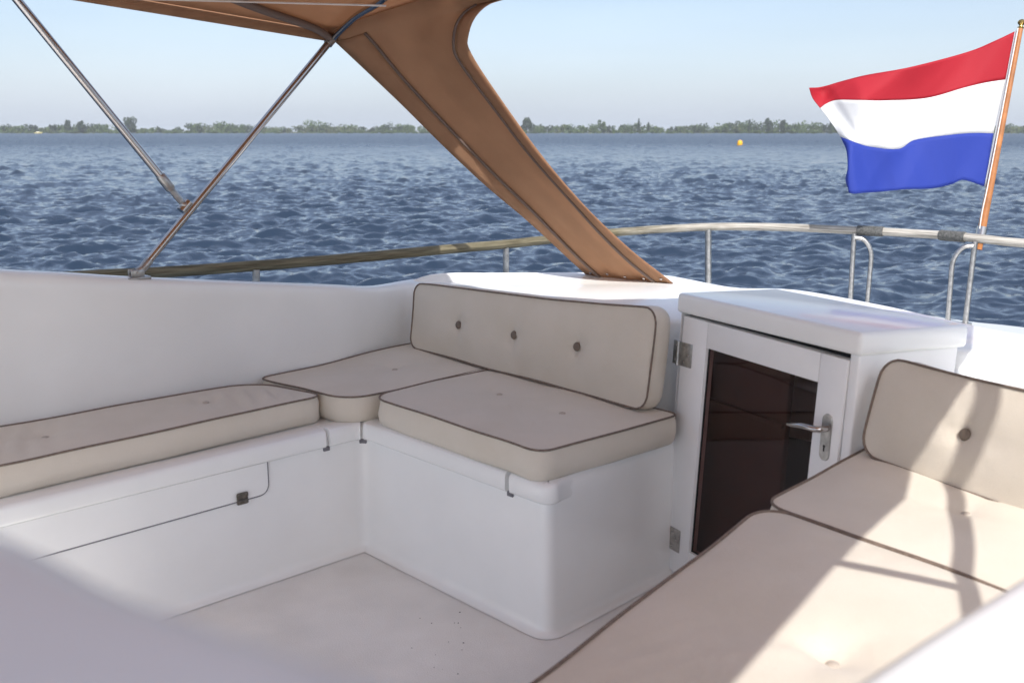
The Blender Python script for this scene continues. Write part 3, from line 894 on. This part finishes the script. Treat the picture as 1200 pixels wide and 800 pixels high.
mesh('inner_panel', *box(FRM, (sL + .022, sR + .010), (0, hLid0 + .008), (-DEP + .001, -DEP + .015), .0), 'dark_gap', cab)  # black panel stands in for the unlit opening inside
mesh('inner_panel', *box(FRM, (sL + .022, sL + .022 + (sR - sL) * .60), (.02, hLid0 + .004), (-.075, -.055), .003), 'mahogany', cab)
mesh('inner_shelf', *box(FRM, (sL + .022, sL + .022 + (sR - sL) * .60), (.56, .575), (-.054, -.040), .003), 'mahogany', cab)
mesh('head_gap_shade', *box(FRM, (sJ - .003, sR + .0112), (hT - .03, hLid0 + .008), (-.05, -.031), .0), 'dark_gap', cab)  # dark strip behind the leaf, paints the gap under the lid black
mesh('side_gap_shade', *box(FRM, (sR - .02, sR + .0112), (.012, hT - .032), (-.05, -.031), .0), 'dark_gap', cab)  # same dark backing for the shaded gap at the leaf's right edge
mesh('sill', *box(FRM, (sJ - .003, sR + .012), (-.0, .012), (-.05, .0), .002), 'gel_door', cab)
# lid: a thick moulded cap, rounded, the rear a little lower
lid0 = (sL - .005, sE + .012); ld = (-DEP - .02, .018)
lv, lf = box(FRM, lid0, (hLid0, hLid1), ld, .012, 4)
mesh('lid', lv, lf, 'gel', cab, angle=70)
# door leaf: stiles and rails butted round the pane
leaf = mesh('door', *join([
    box(FRM2, (sJ, sG0), (.016, hT), (-.028, .006), .003),
    box(FRM2, (sG1, sR), (.016, hT - .0), (-.028, .006), .003),
    box(FRM2, (sG0 + .0004, sG1 - .0004), (hG1, hT), (-.028, .0056), .002),
    box(FRM2, (sG0 + .0004, sG1 - .0004), (.016, hG0), (-.028, .0056), .002)]), 'gel_door', cab)
mesh('glass_pane', *box(FRM2, (sG0 + .001, sG1 - .001), (hG0 + .001, hG1 - .001), (-.016, -.010), .0), 'pane', leaf, smooth=False)
# gasket line round the pane
gp = [D0 + DE2 * s + DU2 * h - DN3 * .0085 for s, h in ((sG0, hG0), (sG1, hG0), (sG1, hG1), (sG0, hG1))]
gk = []
for a in range(4):
    gk.append(tube([gp[a], gp[(a + 1) % 4]], .0035, 6))
mesh('gasket', *join(gk), 'dark_gap', leaf)
for (u, v) in ((800.5, 414), (785, 627)):
    s, h = leaf_sh(u, v)
    hinge = mesh('hinge', *join([box(FRM, (s + .004, s + .060), (h - .036, h + .036), (.006, .009), .0012),
                                 box(FRM, (s - .030, s - .004), (h - .036, h + .036), (.001, .006), .0012),
                                 tube([D0 + DE * (s - .001) + DU * (h - .037) + DN3 * .010, D0 + DE * (s - .001) + DU * (h + .036) + DN3 * .010], .0055, 10)]), 'steel_old', leaf)
    for ss, hh in ((.026, .022), (.045, 0), (.026, -.022), (-.018, .022), (-.018, -.022)):
        c = D0 + DE * (s + ss) + DU * (h + hh) + DN3 * (.0095 if ss > 0 else .0065)
        mesh('screw', *ball(c, .0035, 8, 4, (1, 1, .4), (DE, DU, DN3)), 'steel', leaf)
# handle plate and lever
s1_, h1_ = door_sh(972, 484); s2_, h2_ = door_sh(967, 539)
sc_ = (s1_ + s2_) / 2 + .002; hm = (h1_ + h2_) / 2; hl = abs(h1_ - h2_) / 2; pw = .0165
ring = [(sc_ + pw * math.cos(a), hm + (hl - pw) + pw * math.sin(a)) for a in np.linspace(0, math.pi, 11)] + [(sc_ + pw * math.cos(a), hm - (hl - pw) + pw * math.sin(a)) for a in np.linspace(math.pi, 2 * math.pi, 11)]
pl = [D0 + DE * a + DU * b + DN3 * .0062 for a, b in ring] + [D0 + DE * (sc_ + (a - sc_) * .93) + DU * (hm + (b - hm) * .98) + DN3 * .0095 for a, b in ring]
n = len(ring)
mesh('handle_plate', pl, [tuple(range(n)), tuple(range(n, 2 * n))] + [(i, (i + 1) % n, n + (i + 1) % n, n + i) for i in range(n)], 'steel_old', leaf, angle=30)
hs_, hh_ = door_sh(968, 500)
root = D0 + DE * (sc_ + .003) + DU * hh_
lev = crv([root + DN3 * .008, root + DN3 * .034, root + DN3 * .045 - DE * .012, root + DN3 * .046 - DE * .05 - DU * .002, root + DN3 * .042 - DE * .085 - DU * .010, root + DN3 * .036 - DE * .108 - DU * .014], 22)
mesh('door_handle', *tube(lev, np.interp(np.arange(22), [0, 6, 12, 21], [.0085, .0085, .0088, .0045]), 12), 'steel', leaf)
kc = D0 + DE * (sc_ - .001) + DU * (hm - hl * .45) + DN3 * .0098
mesh('keyhole', *join([ball(kc + DU * .004, .0042, 10, 5, (1, 1, .1), (DE, DU, DN3)), box((kc, DE, DU, DN3), (-.0022, .0022), (-.009, .004), (-.0003, .0004), 0)]), 'dark_gap', leaf)

# ------------------------------------------------------------------ starboard sofa base and ledge
SOF = 1.235
c1, c2 = at(632, 797, SOF), at(895, 592, SOF)
c3 = at(1172, 693, SOF)
c4, c5 = at(1010, 531, SOF), at(1200, 600, SOF)
fd = unit(c2 - c1)
sd_ = unit(c3 - c2)
SB = [c1 - fd * .9 + sd_ * .03, c2 + sd_ * .03, c4 + sd_ * .02, c4 + unit(c4 - c2) * .06, V3(1.3, 2.62, 0), V3(1.62, 2.2, 0), V3(1.7, 1.2, 0), V3(1.3, .2, 0), V3(.5, .1, 0)]
mesh('sofa_base', *prism(SB, FL + .001, SOF - .093), 'gel', boat_root, angle=30)
l1, l2 = at(1105, 435, 1.375), at(1200, 462, 1.375)
LD = [l1 - V3(.10, .0, 0), V3(*i1[:2], 0) - V3(.02, -.012, 0), V3(*i2[:2], 0) + V3(.0, .01, 0), V3(1.61, 2.2, 0), V3(1.5, 1.9, 0), l2 + V3(.05, -.3, 0), l2]
mesh('seat_ledge', *prism(LD, 1.05, 1.375), 'gel', boat_root, angle=30)

# ------------------------------------------------------------------ cushions
UP = V3(0, 0, 1)
pf0, pf1 = at(0, 547, SE), at(378, 463, SE)
pb0, pb1 = at(0, 500, SE), at(302, 447, SE)
pfd = unit(pf1 - pf0); pbd = unit(pb1 - pb0)
cushion('seat_cushion', 'long cream seat cushion on the left side bench, nearest the canopy pole foot', [pf0 - pfd * .55, pf1, pb1, pb0 - pbd * .62], UP, .085, rc=.06, dome=.012,
        buttons=((-.05, .0), (.62, .15)), seed=1, wr=(9, 4, 1.5), rcs=(.05, .05, .12, .05), dent=.014)
mid = at(404, 468.5, SE)
cE = at(480, 402, SE) + V3(.05, .04, 0)
cD = at(567, 435, SE) + V3(.03, .035, 0)
cushion('seat_cushion', 'small cream corner cushion wedged between the two benches of the L-shaped seat', [at(306, 443, SE), mid, cD, cE], UP, .085, rc=.04, dome=.011,
        buttons=((.05, .12),), seed=2, rcs=(.03, .10, .03, .05), dent=.012, wr=(0, 0, 0))
q0, q1, q2, q3 = at(436, 464.5, SE), at(633, 531, SE), at(786, 489, SE), at(566, 434, SE)
cushion('seat_cushion', 'cream seat cushion below the three-button backrest, left of the smoked glass door', [q0, q1, q2 + V3(.03, .03, 0), q3 + V3(.04, .05, 0)], UP, .088, rc=.05, dome=.012,
        buttons=((-.28, .1), (.42, .1)), seed=3, rcs=(.07, .05, .03, .03), dent=.009, wr=(0, 0, 0))
# three-button backrest
bl, br = at(480, 405.5, SE + .012), at(757, 480, SE + .016)
tl = above(486, 333, bl + V3(.75, .66, 0) * .05); tr = above(768, 364, br + V3(.75, .66, 0) * .05)
nb = np.cross(br - bl, tl - bl); nb = nb if nb[1] < 0 else -nb
cushion('backrest_cushion', 'upright cream backrest cushion with three dark buttons in a row', [bl, br, tr, tl], nb, .075, rc=.045, dome=.024,
        buttons=((-.51, -.02), (-.005, -.01), (.50, .0)), seed=4, dent=.021, wr=(0, 0, 0), btn='button', br=.0165)
# starboard sofa
cushion('seat_cushion', 'large near cream seat cushion at lower right, half in sun, with one dimple', [c1 - fd * .55, c2, c3 + sd_ * .2, c1 - fd * .55 + (c3 + sd_ * .2 - c2)], UP, .09, rc=.06, dome=.024,
        buttons=((.355, -.03),), seed=5, dent=.022, wr=(6, -9, .6), rcs=(.05, .075, .05, .05))
c2b, c3b = c2 + fd * .012, c3 + fd * .012
cushion('seat_cushion', 'cream seat cushion between the near cushion and the tilted one-button backrest', [c2b, c4 + fd * .14 + sd_ * .01, c5 + fd * .1 + (c5 - c4) * .55 + V3(.1, .03, 0), c3b + sd_ * .28], UP, .088, rc=.03, dome=.02,
        buttons=((-.05, -.08),), seed=6, dent=.012, wr=(0, 0, 0), rcs=(.05, .03, .03, .03))
# tilted backrest
sb0 = at(1008, 530, SOF + .015); sb1 = at(1200, 599, SOF + .015); sbd = unit(sb1 - sb0)
lean = unit(V3(sbd[1], -sbd[0], 0)); lean = lean if lean[1] > 0 else -lean
st0 = above(1039, 420, sb0 + lean * .085)
hgt = st0 - sb0
print('sofa back', sb0, st0, sbd)
b1_ = sb0 + sbd * .95
st1 = onplane(1200, 458, sb0 + lean * .08 + V3(0, 0, .25), np.cross(sbd, hgt))
tdir = unit(st1 - st0)
nb = np.cross(b1_ - sb0, hgt); nb = nb if nb[1] < 0 else -nb
nbs = unit(nb)
bt = onplane(1135, 507, sb0 + unit(nb) * .02, nb)
sx_ = float(np.dot(bt - sb0, sbd)); 
tp1 = st0 + tdir * .95
bs = sx_ / .95 * 2 - 1 - .03
cushion('backrest_cushion', 'tilted cream backrest cushion with a single button at the right side, crossed by shadow', [sb0, b1_, tp1, st0], nb, .08, rc=.05, dome=.022,
        buttons=((bs, -.03), (.75, -.03)), seed=7, dent=.021, bottom_pipe=True, wr=(0, 0, 0), btn='button', br=.0155)

# ------------------------------------------------------------------ guard rail
rail = thing('guard_rail', 'low guard rail round the stern with weathered wooden capping on steel posts', 'railing', (0.5, 4.6, 1.12))
rc_ = crv(rail_pts, 260)
i0 = 0
rows = []
for k in range(260):
    a = rc_[max(0, k - 1)]; b = rc_[min(259, k + 1)]
    tt = unit(V3(*(b - a)[:2], 0)); nn = V3(tt[1], -tt[0], 0)
    pr_ = [(.021 * math.cos(t) * (1 if abs(math.cos(t)) > .3 else 1), .020 * math.sin(t)) for t in np.linspace(0, 2 * math.pi, 13)]
    rows.append([rc_[k] + nn * x + V3(0, 0, z + .002 * noise.noise(Vector(rc_[k]) * 8)) for x, z in pr_])
mesh('wooden_capping', *grid(rows), 'railwood', rail, angle=180)
def post(u, v, uf=None, vf=None, r=.0125):
    p = at(u, v, RZ)
    zf = 1.122
    f = V3(*p[:2], zf)
    if uf is not None:
        f = above(uf, vf, p + unit(V3(p[0], p[1], 0)) * 0)
        d = unit(f - p); f = p + d * ((p[2] - zf) / -d[2])
    v_, f_ = tube([p - V3(0, 0, .012), f], r, 12)
    fl = tube([V3(*f[:2], zf - .004), V3(*f[:2], zf + .006)], r * 2.4, 14)
    mesh('post', *join([(v_, f_), fl]), 'steel_old', rail)
    return p
for u, v, uf, vf, r in ((300, 312, 300, 335, .014), (593, 286, 593, 320, .014), (830, 266, 830, 336, .017)):
    post(u, v, uf, vf, r)
pA = post(1001, 271, 996.5, 353, .0125); pB = post(1143, 280, 1131, 379, .0125)
for p, dirn in ((pA, 1), (pB, -1)):
    q = p + V3(0, 0, -.03)
    ex = unit(V3(1, -.25, 0)) * dirn
    hoop = crv([q, q + ex * .05 - V3(0, 0, .012), q + ex * .085 - V3(0, 0, .07), q + ex * .088 - V3(0, 0, .18), V3(*(q + ex * .085)[:2], 1.122)], 24)
    mesh('hoop', *tube(hoop, .0115, 12), 'steel_old', rail)
rr = lin(rc_, 4000)
for u in (1020, 1116):
    best = min(range(4000), key=lambda k: abs(600 + F * rr[k][0] / (rr[k][1] * CT + (CZ - rr[k][2]) * ST) - u) + (0 if rr[k][1] > 3.5 else 1e3))
    seg = rr[best - 24: best + 25: 4]
    mesh('lashing', *tube(seg, .0245 + .0015 * np.array([(k % 2) for k in range(len(seg))]), 12), 'black_lash', rail)
# the flag staff socket
sp = at(1146, 276, RZ)

# ------------------------------------------------------------------ flag and staff
fp0 = sp + V3(.02, .03, -.07)
top_y = fp0[1] + .17
ft = aty(1196, 33, top_y)
dirp = unit(ft - fp0)
staff = thing('flagpole', 'varnished wooden flag staff with a brass knob, raked over the stern rail', 'flagpole', tuple(fp0))
L = np.linalg.norm(ft - fp0)
rp = np.linspace(0, L, 14)
mesh('staff', *tube([fp0 + dirp * x for x in rp], np.interp(rp, [0, .1, L], [.019, .0195, .0125]), 14), 'varnish', staff)
pr = [(0, 0), (.013, 0), (.015, .006), (.009, .010), (.008, .016), (.016, .024), (.018, .031), (.013, .040), (.004, .045), (0, .046)]
ax1 = unit(np.cross(dirp, V3(0, 1, 0))); ax2 = np.cross(dirp, ax1)
rows = [[ft + dirp * (z - .004) + (ax1 * math.cos(a) + ax2 * math.sin(a)) * r for r, z in pr] for a in np.linspace(0, 2 * math.pi, 17)]
mesh('finial', *grid(rows), 'brass', staff)
sk = tube([fp0 + dirp * .03, fp0 + dirp * .11], .024, 14)
mesh('socket', *sk, 'steel', staff)
# flag surface from its four seams, waving in depth
FY = lambda u: fp0[1] + .09
seams = [
    [(948, 103), (962, 102), (990, 94.5), (1014, 88.5), (1056, 81), (1098, 71), (1140, 59), (1166, 48), (1190, 36.5)],
    [(961, 127), (968, 122), (980, 117.5), (1005, 117.5), (1035, 118), (1086, 115), (1130, 103), (1155, 97), (1178, 93.5)],
    [(985, 160), (992, 163), (1005, 168), (1020, 172), (1053, 174.5), (1071, 164.5), (1110, 158.5), (1140, 156), (1164, 156.5)],
    [(993, 212), (996, 226), (1012, 226), (1030, 225), (1060, 222), (1092, 221), (1115, 216), (1129, 211), (1154, 219)]]
NU = 70
sm = [crv([V3(u, v, 0) for u, v in s], NU) for s in seams]
fly = [crv([V3(*p, 0) for p in pp], 25) for pp in ([(948, 103), (952, 115), (961, 127)], [(961, 127), (974, 144), (985, 160)], [(985, 160), (993, 178), (995, 195), (991, 210), (996, 226)])]
def fold(s, t):
    # s: 0 fly .. 1 hoist, t: 0 top .. 1 bottom
    w = 1 - s
    return w * (.060 * math.sin(s * 8.4 + t * 2.6 + .4) + .022 * math.sin(s * 17 - t * 5 + 1.0) + .012 * abs(math.sin(s * 13 + t * 6.5)) + .008 * abs(math.sin(s * 24 - t * 4))) + .02 * math.sin(t * 5 + s * 11) * min(1, w * 4) - .10 * w
def hoist_pt(t):
    return None
flag = thing('ensign_flag', 'Dutch tricolour flag of red, white and blue streaming from the staff', 'flag', tuple(ft))
NT = 13
for k, (nm, mm) in enumerate((('red_stripe', 'red'), ('white_stripe', 'white_cloth'), ('blue_stripe', 'blue'))):
    rows = []
    for j in range(NT):
        tt = j / (NT - 1)
        row = []
        for i in range(NU):
            s = i / (NU - 1)
            p = sm[k][i] * (1 - tt) + sm[k + 1][i] * tt
            T = (k + tt) / 3
            if s < .12 and k < 3:
                fp_ = fly[k][int(round(tt * 24))]
                w = (1 - s / .12) ** 2
                lf_ = sm[k][0] * (1 - tt) + sm[k + 1][0] * tt
                p = p + (fp_ - lf_) * w
            ydep = top_y * (1 - T) + (fp0[1] + .06) * T + fold(s, T)
            row.append(aty(p[0], p[1], ydep))
        rows.append(row)
    mesh(nm, *sheet(rows, .0015), mm, flag, angle=180)
# white hoist sleeve between cloth and staff
rows = []
for j in range(20):
    T = j / 19
    y = top_y * (1 - T) + (fp0[1] + .06) * T
    ua, va = 1190 + (1154 - 1190) * T, 36.3 + (219 - 36.3) * T
    rows.append([aty(ua - .8, va, y), aty(ua + 2.5, va - .3, y - .004), aty(ua + 6.0, va - 1.5 + T * 1.5, y)])
mesh('hoist_sleeve', *sheet(rows, .003), 'white_cloth', flag, angle=180)
# halyard
mesh('halyard', *tube(crv([aty(1193, 33, top_y - .015), aty(1158, 215, fp0[1] + .04), aty(1151, 248, fp0[1] + .02), aty(1148, 268, fp0[1])], 20), .003, 6), 'rope', flag)

# ------------------------------------------------------------------ canopy frame (port side in view, starboard beyond the frame)
pF = above(160, 323, at(160, 471.5, SE) + OUT * .11)
dA = unit(V3(.72, .69, 0)); nA = V3(dA[1], -dA[0], 0)
pE = onplane(389, 46, pF, nA)
pT = onplane(446, 2, pF, nA)
jJ = onplane(217, 242, pF, nA)
def roof_guess(r, rc0, hf):
    q = (r - rc0) / hf
    return pE[2] + .03 + .20 * (1 - min(1, abs(q)) ** 2.2)
_eR = float(np.dot(pE, STB)); _rc, _hf = (_eR + .21) / 2, (.21 - _eR) / 2
zz = 2.4
for _ in range(12):
    pT = at(446, 2, zz); zz = .5 * zz + .5 * (roof_guess(float(np.dot(pT, STB)), _rc, _hf) - .035)
pTop = pE + unit(pT - pE) * np.linalg.norm(pT - pE)
Bt = onplane(20, 0, pF - nA * .0, nA)
print('frame', pF, pE, pT, jJ, Bt)
frame = thing('pole_stand', 'stainless steel tube frame carrying the orange canopy, bolted to the coaming', 'pole stand', tuple(pF))
a0 = pF + unit(pE - pF) * .05
mesh('main_tube', *tube([a0, pE], .0125, 14), 'steel', frame)
bow = crv([pE, (pE + pT) / 2 + V3(0, 0, .012), pT, pT + (pT - pE) * .35 + V3(0, 0, .01)], 20)
mesh('bow_tube', *tube(bow, .0115, 12), 'steel', frame)
bd = unit(Bt - jJ)
mesh('brace_tube', *tube([jJ + bd * .075, Bt + bd * .9], .0125, 14), 'steel', frame)
mesh('brace_sleeve', *tube([jJ + bd * .07, jJ + bd * .075, jJ + bd * .125, jJ + bd * .13], [.0125, .016, .016, .0125], 14), 'steel_old', frame)
mesh('eye_end', *join([tube([jJ - bd * .0, jJ + bd * .03, jJ + bd * .075], [.009, .011, .011], 10), ball(jJ + bd * .005, .016, 12, 8)]), 'steel_old', frame)
ad = unit(pE - pF)
mesh('clamp', *tube([jJ - ad * .02, jJ + ad * .02], .0165, 14), 'steel', frame)
mesh('clamp', *tube([pE - ad * .025, pE + ad * .02], .0165, 14), 'steel_old', frame)
mesh('foot_socket', *tube([pF + V3(0, 0, .012), pF + ad * .03, pF + ad * .06, pF + ad * .065], [.012, .0135, .0145, .0125], 12), 'steel_old', frame)
ff = (pF - V3(0, 0, .006), dA, V3(0, 0, 1), nA)
mesh('foot_bracket', *join([box(ff, (-.038, .038), (-.006, .004), (-.026, .026), .003), box(ff, (-.022, .022), (.003, .026), (-.014, -.008), .003), box(ff, (-.022, .022), (.003, .026), (.008, .014), .003), tube([pF - nA * .017 + V3(0, 0, .012), pF + nA * .017 + V3(0, 0, .012)], .005, 10)]), 'steel_old', frame)

# ------------------------------------------------------------------ canopy
canopy = thing('canopy', 'orange canvas boat canopy overhead with a broad strap sweeping down to the stern', 'canopy', tuple(pE))
eR = float(np.dot(pE, STB)); eA = float(np.dot(pE, AFT))
R_STB = .21
rcen = (eR + R_STB) / 2; half = (R_STB - eR) / 2
def roofz(a, r):
    q = (r - rcen) / half
    return pE[2] + .03 + .20 * (1 - min(1, abs(q)) ** 2.2) + .055 * max(-.1, min(1.0, eA - a))
AFT_E = eA + .02
print('roof', eA, eR, pE)
def aft_edge(r):
    return float(np.interp(r, [-2.84, -2.45, -2.25, -1.95, -1.6, -1.3, -1.0, -.8, -.55, 0, .45], [2.43, 2.53, 2.48, 2.25, 2.14, 2.11, 2.14, 2.26, 2.55, 2.6, 2.6]))
def stb_edge(a):
    return float(np.interp(a, [-.35, .1, .435, .83, 1.1, 1.337, 1.5, 1.576, 1.66, 1.85, 2.1, 2.6], [.25, .245, .225, .19, .175, .17, .125, .095, .07, .04, -.02, -.15]))
rows = []
for i in range(40):
    row = []
    for j in range(46):
        q = 2 * j / 45 - 1
        a0_ = -.5 + .45 * (1 - q * q)
        a = a0_ + (aft_edge(eR + (R_STB - eR) * j / 45) - a0_) * i / 39
        r = eR - .012 + (stb_edge(a) - eR + .024) * j / 45
        row.append(boat(a, r, roofz(a, r)))
    rows.append(row)
mesh('roof_panel', *sheet(rows, .0025), 'canvas', canopy, angle=180)
# hanging side hems
for r0, sg in ((eR - .012, -1), (None, 1)):
    rows = []
    for i in range(40):
        a = -.5 + (aft_edge(eR if sg < 0 else R_STB) + .5) * i / 39
        rr0 = r0 if sg < 0 else stb_edge(a) + .012
        z = roofz(a, rr0)
        rows.append([boat(a, rr0 + sg * .002, z + .004), boat(a, rr0 + sg * .006, z - .018), boat(a, rr0 + sg * .004, z - .036)])
    mesh('side_hem', *sheet(rows, .003), 'canvas_hem', canopy, angle=180)
# bow sleeve under the canvas and the cord across it
sleeve = crv([onplane(210, -3, pE, nA) * .0 + boat(eA - 1.0, eR + .30, roofz(eA - 1.0, eR + .30) - .02), boat(eA - .42, eR + .12, roofz(eA - .42, eR + .12) - .022), boat(eA - .12, eR + .045, roofz(eA - .12, eR + .045) - .022), pE + V3(0, 0, .0)], 26)
mesh('bow_sleeve', *tube(sleeve, .013, 10), 'canvas_piping', canopy, angle=180)
cordA = aty(452, 7, pT[1] - .02); cordB = aty(170, -1, pT[1] - .55)
mesh('cord', *tube([cordA, cordB, cordB + (cordB - cordA) * .5], .0032, 6), 'rope', canopy)

def strap_pts(left, right, n):
    Lc = crv(left, n); Rc = crv(right, n)
    return Lc, Rc
bL = at(688, 321.5, 1.44); bR = at(788, 333.5, 1.432)
def ydep(p0, p1, n):
    return np.linspace(p0, p1, n)
Lpix = [(394, 48), (430, 82), (470, 119), (516, 164), (560, 205), (602, 244), (645, 284), (690, 323)]
Rpix = [(596, -2), (572, 6), (556, 22), (548.5, 45), (550, 58), (571, 95), (602, 140), (650, 200), (700, 255), (745, 298), (790, 334)]
yL = np.interp([p[1] for p in Lpix], [48, 323], [pE[1] + .02, bL[1]])
yR = np.interp([p[1] for p in Rpix], [-2, 22, 58, 334], [3.42, 3.44, 3.50, bR[1]])
Lw = [aty(u, v, y) for (u, v), y in zip(Lpix, yL)]
Rw = [aty(u, v, y) for (u, v), y in zip(Rpix, yR)]
N = 46
Lc = crv(Lw, N)
# pair the right edge: its flare belongs to the top rows
Rc = crv(Rw, N)
nst = unit(np.cross(Rc[N // 2] - Lc[N // 2], Lc[-1] - Lc[0]))
if nst[1] > 0: nst = -nst
def strap_row(k, ss):
    out = []
    for s in ss:
        p = Lc[k] * (1 - s) + Rc[k] * s
        belly = math.sin(math.pi * min(1, max(0, s)))
        p = p - nst * .045 * belly * math.sin(math.pi * min(1, k / (N - 1) + .08)) + nst * (.013 * noise.noise(Vector(p) * 3.) + .0055 * math.sin(s * 21 + 2.5 * math.sin(k / N * 5)) * (.35 + abs(k / N - .5)))
        out.append(p)
    return out
S = np.linspace(0, 1, 22)
rowsS = [strap_row(k, S) for k in range(N)]
# tie into the roof: one more row up under the roof edge
toprow = []
for s in S:
    r = eR + (-.0) + s * (.62)
    toprow.append(boat(aft_edge(r) - .05, r, roofz(aft_edge(r), r) - .006))
rowsS = [toprow] + rowsS
mesh('stern_strap', *sheet(rowsS, .0025), 'canvas', canopy, angle=180)
# doubled hems with piping along both edges of the strap
def hem(s0, s1, s_p, lift=.006):
    rr_ = [[q + nst * lift for q in strap_row(k, np.linspace(s0, s1, 4))] for k in range(N)]
    mesh('strap_hem', *sheet(rr_, .002), 'canvas_hem', canopy, angle=180)
    line = [strap_row(k, [s_p])[0] + nst * (lift + .002) for k in range(N)]
    mesh('strap_piping', *tube(line, .0062, 8), 'canvas_piping', canopy, angle=180)
hem(-.004, .17, .175)
hem(.83, 1.004, .825)
for s_ in (.1, .3, .52, .74, .93):
    q_ = strap_row(N - 2, [s_])[0] + nst * .010
    mesh('snap_fastener', *ball(q_, .0065, 10, 6, (1, 1, .5), (unit(np.cross(nst, V3(0, 0, 1))), unit(np.cross(nst, np.cross(nst, V3(0, 0, 1)))), nst)), 'steel', canopy)
# starboard tubes, unseen: a guess shaped to throw strip shadows on the sofa
main_s = crv([boat(1.75, .05, 2.405), boat(1.66, .12, 2.382), boat(1.557, .183, 2.378), boat(1.45, .232, 2.355), boat(1.34, .25, 2.305), boat(1.146, .284, 2.25), boat(.996, .308, 2.20), boat(.4, .40, 2.0), boat(-.2, .49, 1.8)], 60)
mesh('main_tube', *tube(main_s, .017, 12), 'steel', frame)
mesh('brace_tube', *tube([boat(1.06, .295, 2.215), boat(.90, .175, 2.385)], .0125, 12), 'steel', frame)

# ------------------------------------------------------------------ foreground mouldings by the helm
def slab(name, label, cat, pts, z, r=.05, depth=.7, back=(0, -1), matn='gel'):
    """rounded moulded top whose edge follows pts (plan), running back towards the helm"""
    P = crv([V3(p[0], p[1], 0) for p in pts], 40)
    t = thing(name, label, cat, (float(P[20][0]), float(P[20][1]), FL))
    B = unit(V3(back[0], back[1], 0))
    rows = []
    for p in P:
        p = p - B * r * .6
        row = [V3(*(p - B * .0)[:2], FL + .002), V3(*p[:2], z - r * 2)]
        for k in range(9):
            a = math.pi / 2 * k / 8
            row.append(V3(*(p + B * (r - r * math.cos(a)))[:2], z - r + r * math.sin(a)))
        row.append(V3(*(p + B * (r + .1))[:2], z + .002)); row.append(V3(*(p + B * depth)[:2], z)); row.append(V3(*(p + B * (depth + .02))[:2], z - .03)); row.append(V3(*(p + B * (depth + .02))[:2], FL + .002))
        rows.append(row)
    mesh('moulded_panel', *grid(rows), matn, t, angle=70)
    return t
ZL = 1.905
e = [at(-190, 560, ZL), at(0, 642, ZL), at(110, 700, ZL), at(250, 752, ZL), at(430, 815, ZL), at(600, 880, ZL)]
slab('helm_console', 'white moulded console top with sky light tinted into its colour, in the near left foreground, out of focus in shade', 'console', e, ZL + .004, .024, .5, (-.62, -.78), 'gel_sky_tint')
ZR = 1.70
e = [at(880, 900, ZR), at(1025, 802, ZR), at(1110, 745, ZR), at(1205, 685, ZR), at(1330, 600, ZR)]
slab('moulded_bulkhead', 'bright white moulded bulkhead edge in the near right corner, out of focus in sun', 'bulkhead', e, ZR + .005, .03, .9, (.62, -.78))

# ------------------------------------------------------------------ air over the lake
hz = mesh('haze', *box((V3(0, 0, 0), V3(1, 0, 0), V3(0, 1, 0), V3(0, 0, 1)), (-6500, 6500), (-6500, 6500), (-1.8, 32), 0), M['rope'], None, smooth=False)
hz['kind'] = 'stuff'
hm_ = bpy.data.materials.new('lake_haze'); hm_.use_nodes = True
hn = hm_.node_tree; hn.nodes.clear()
ho = hn.nodes.new('ShaderNodeOutputMaterial'); hv = hn.nodes.new('ShaderNodeVolumePrincipled')
hv.inputs['Color'].default_value = (.86, .91, .97, 1)
hv.inputs['Density'].default_value = .00014
hv.inputs['Anisotropy'].default_value = .0
hn.links.new(hv.outputs[0], ho.inputs['Volume'])
hz.data.materials.clear(); hz.data.materials.append(hm_)
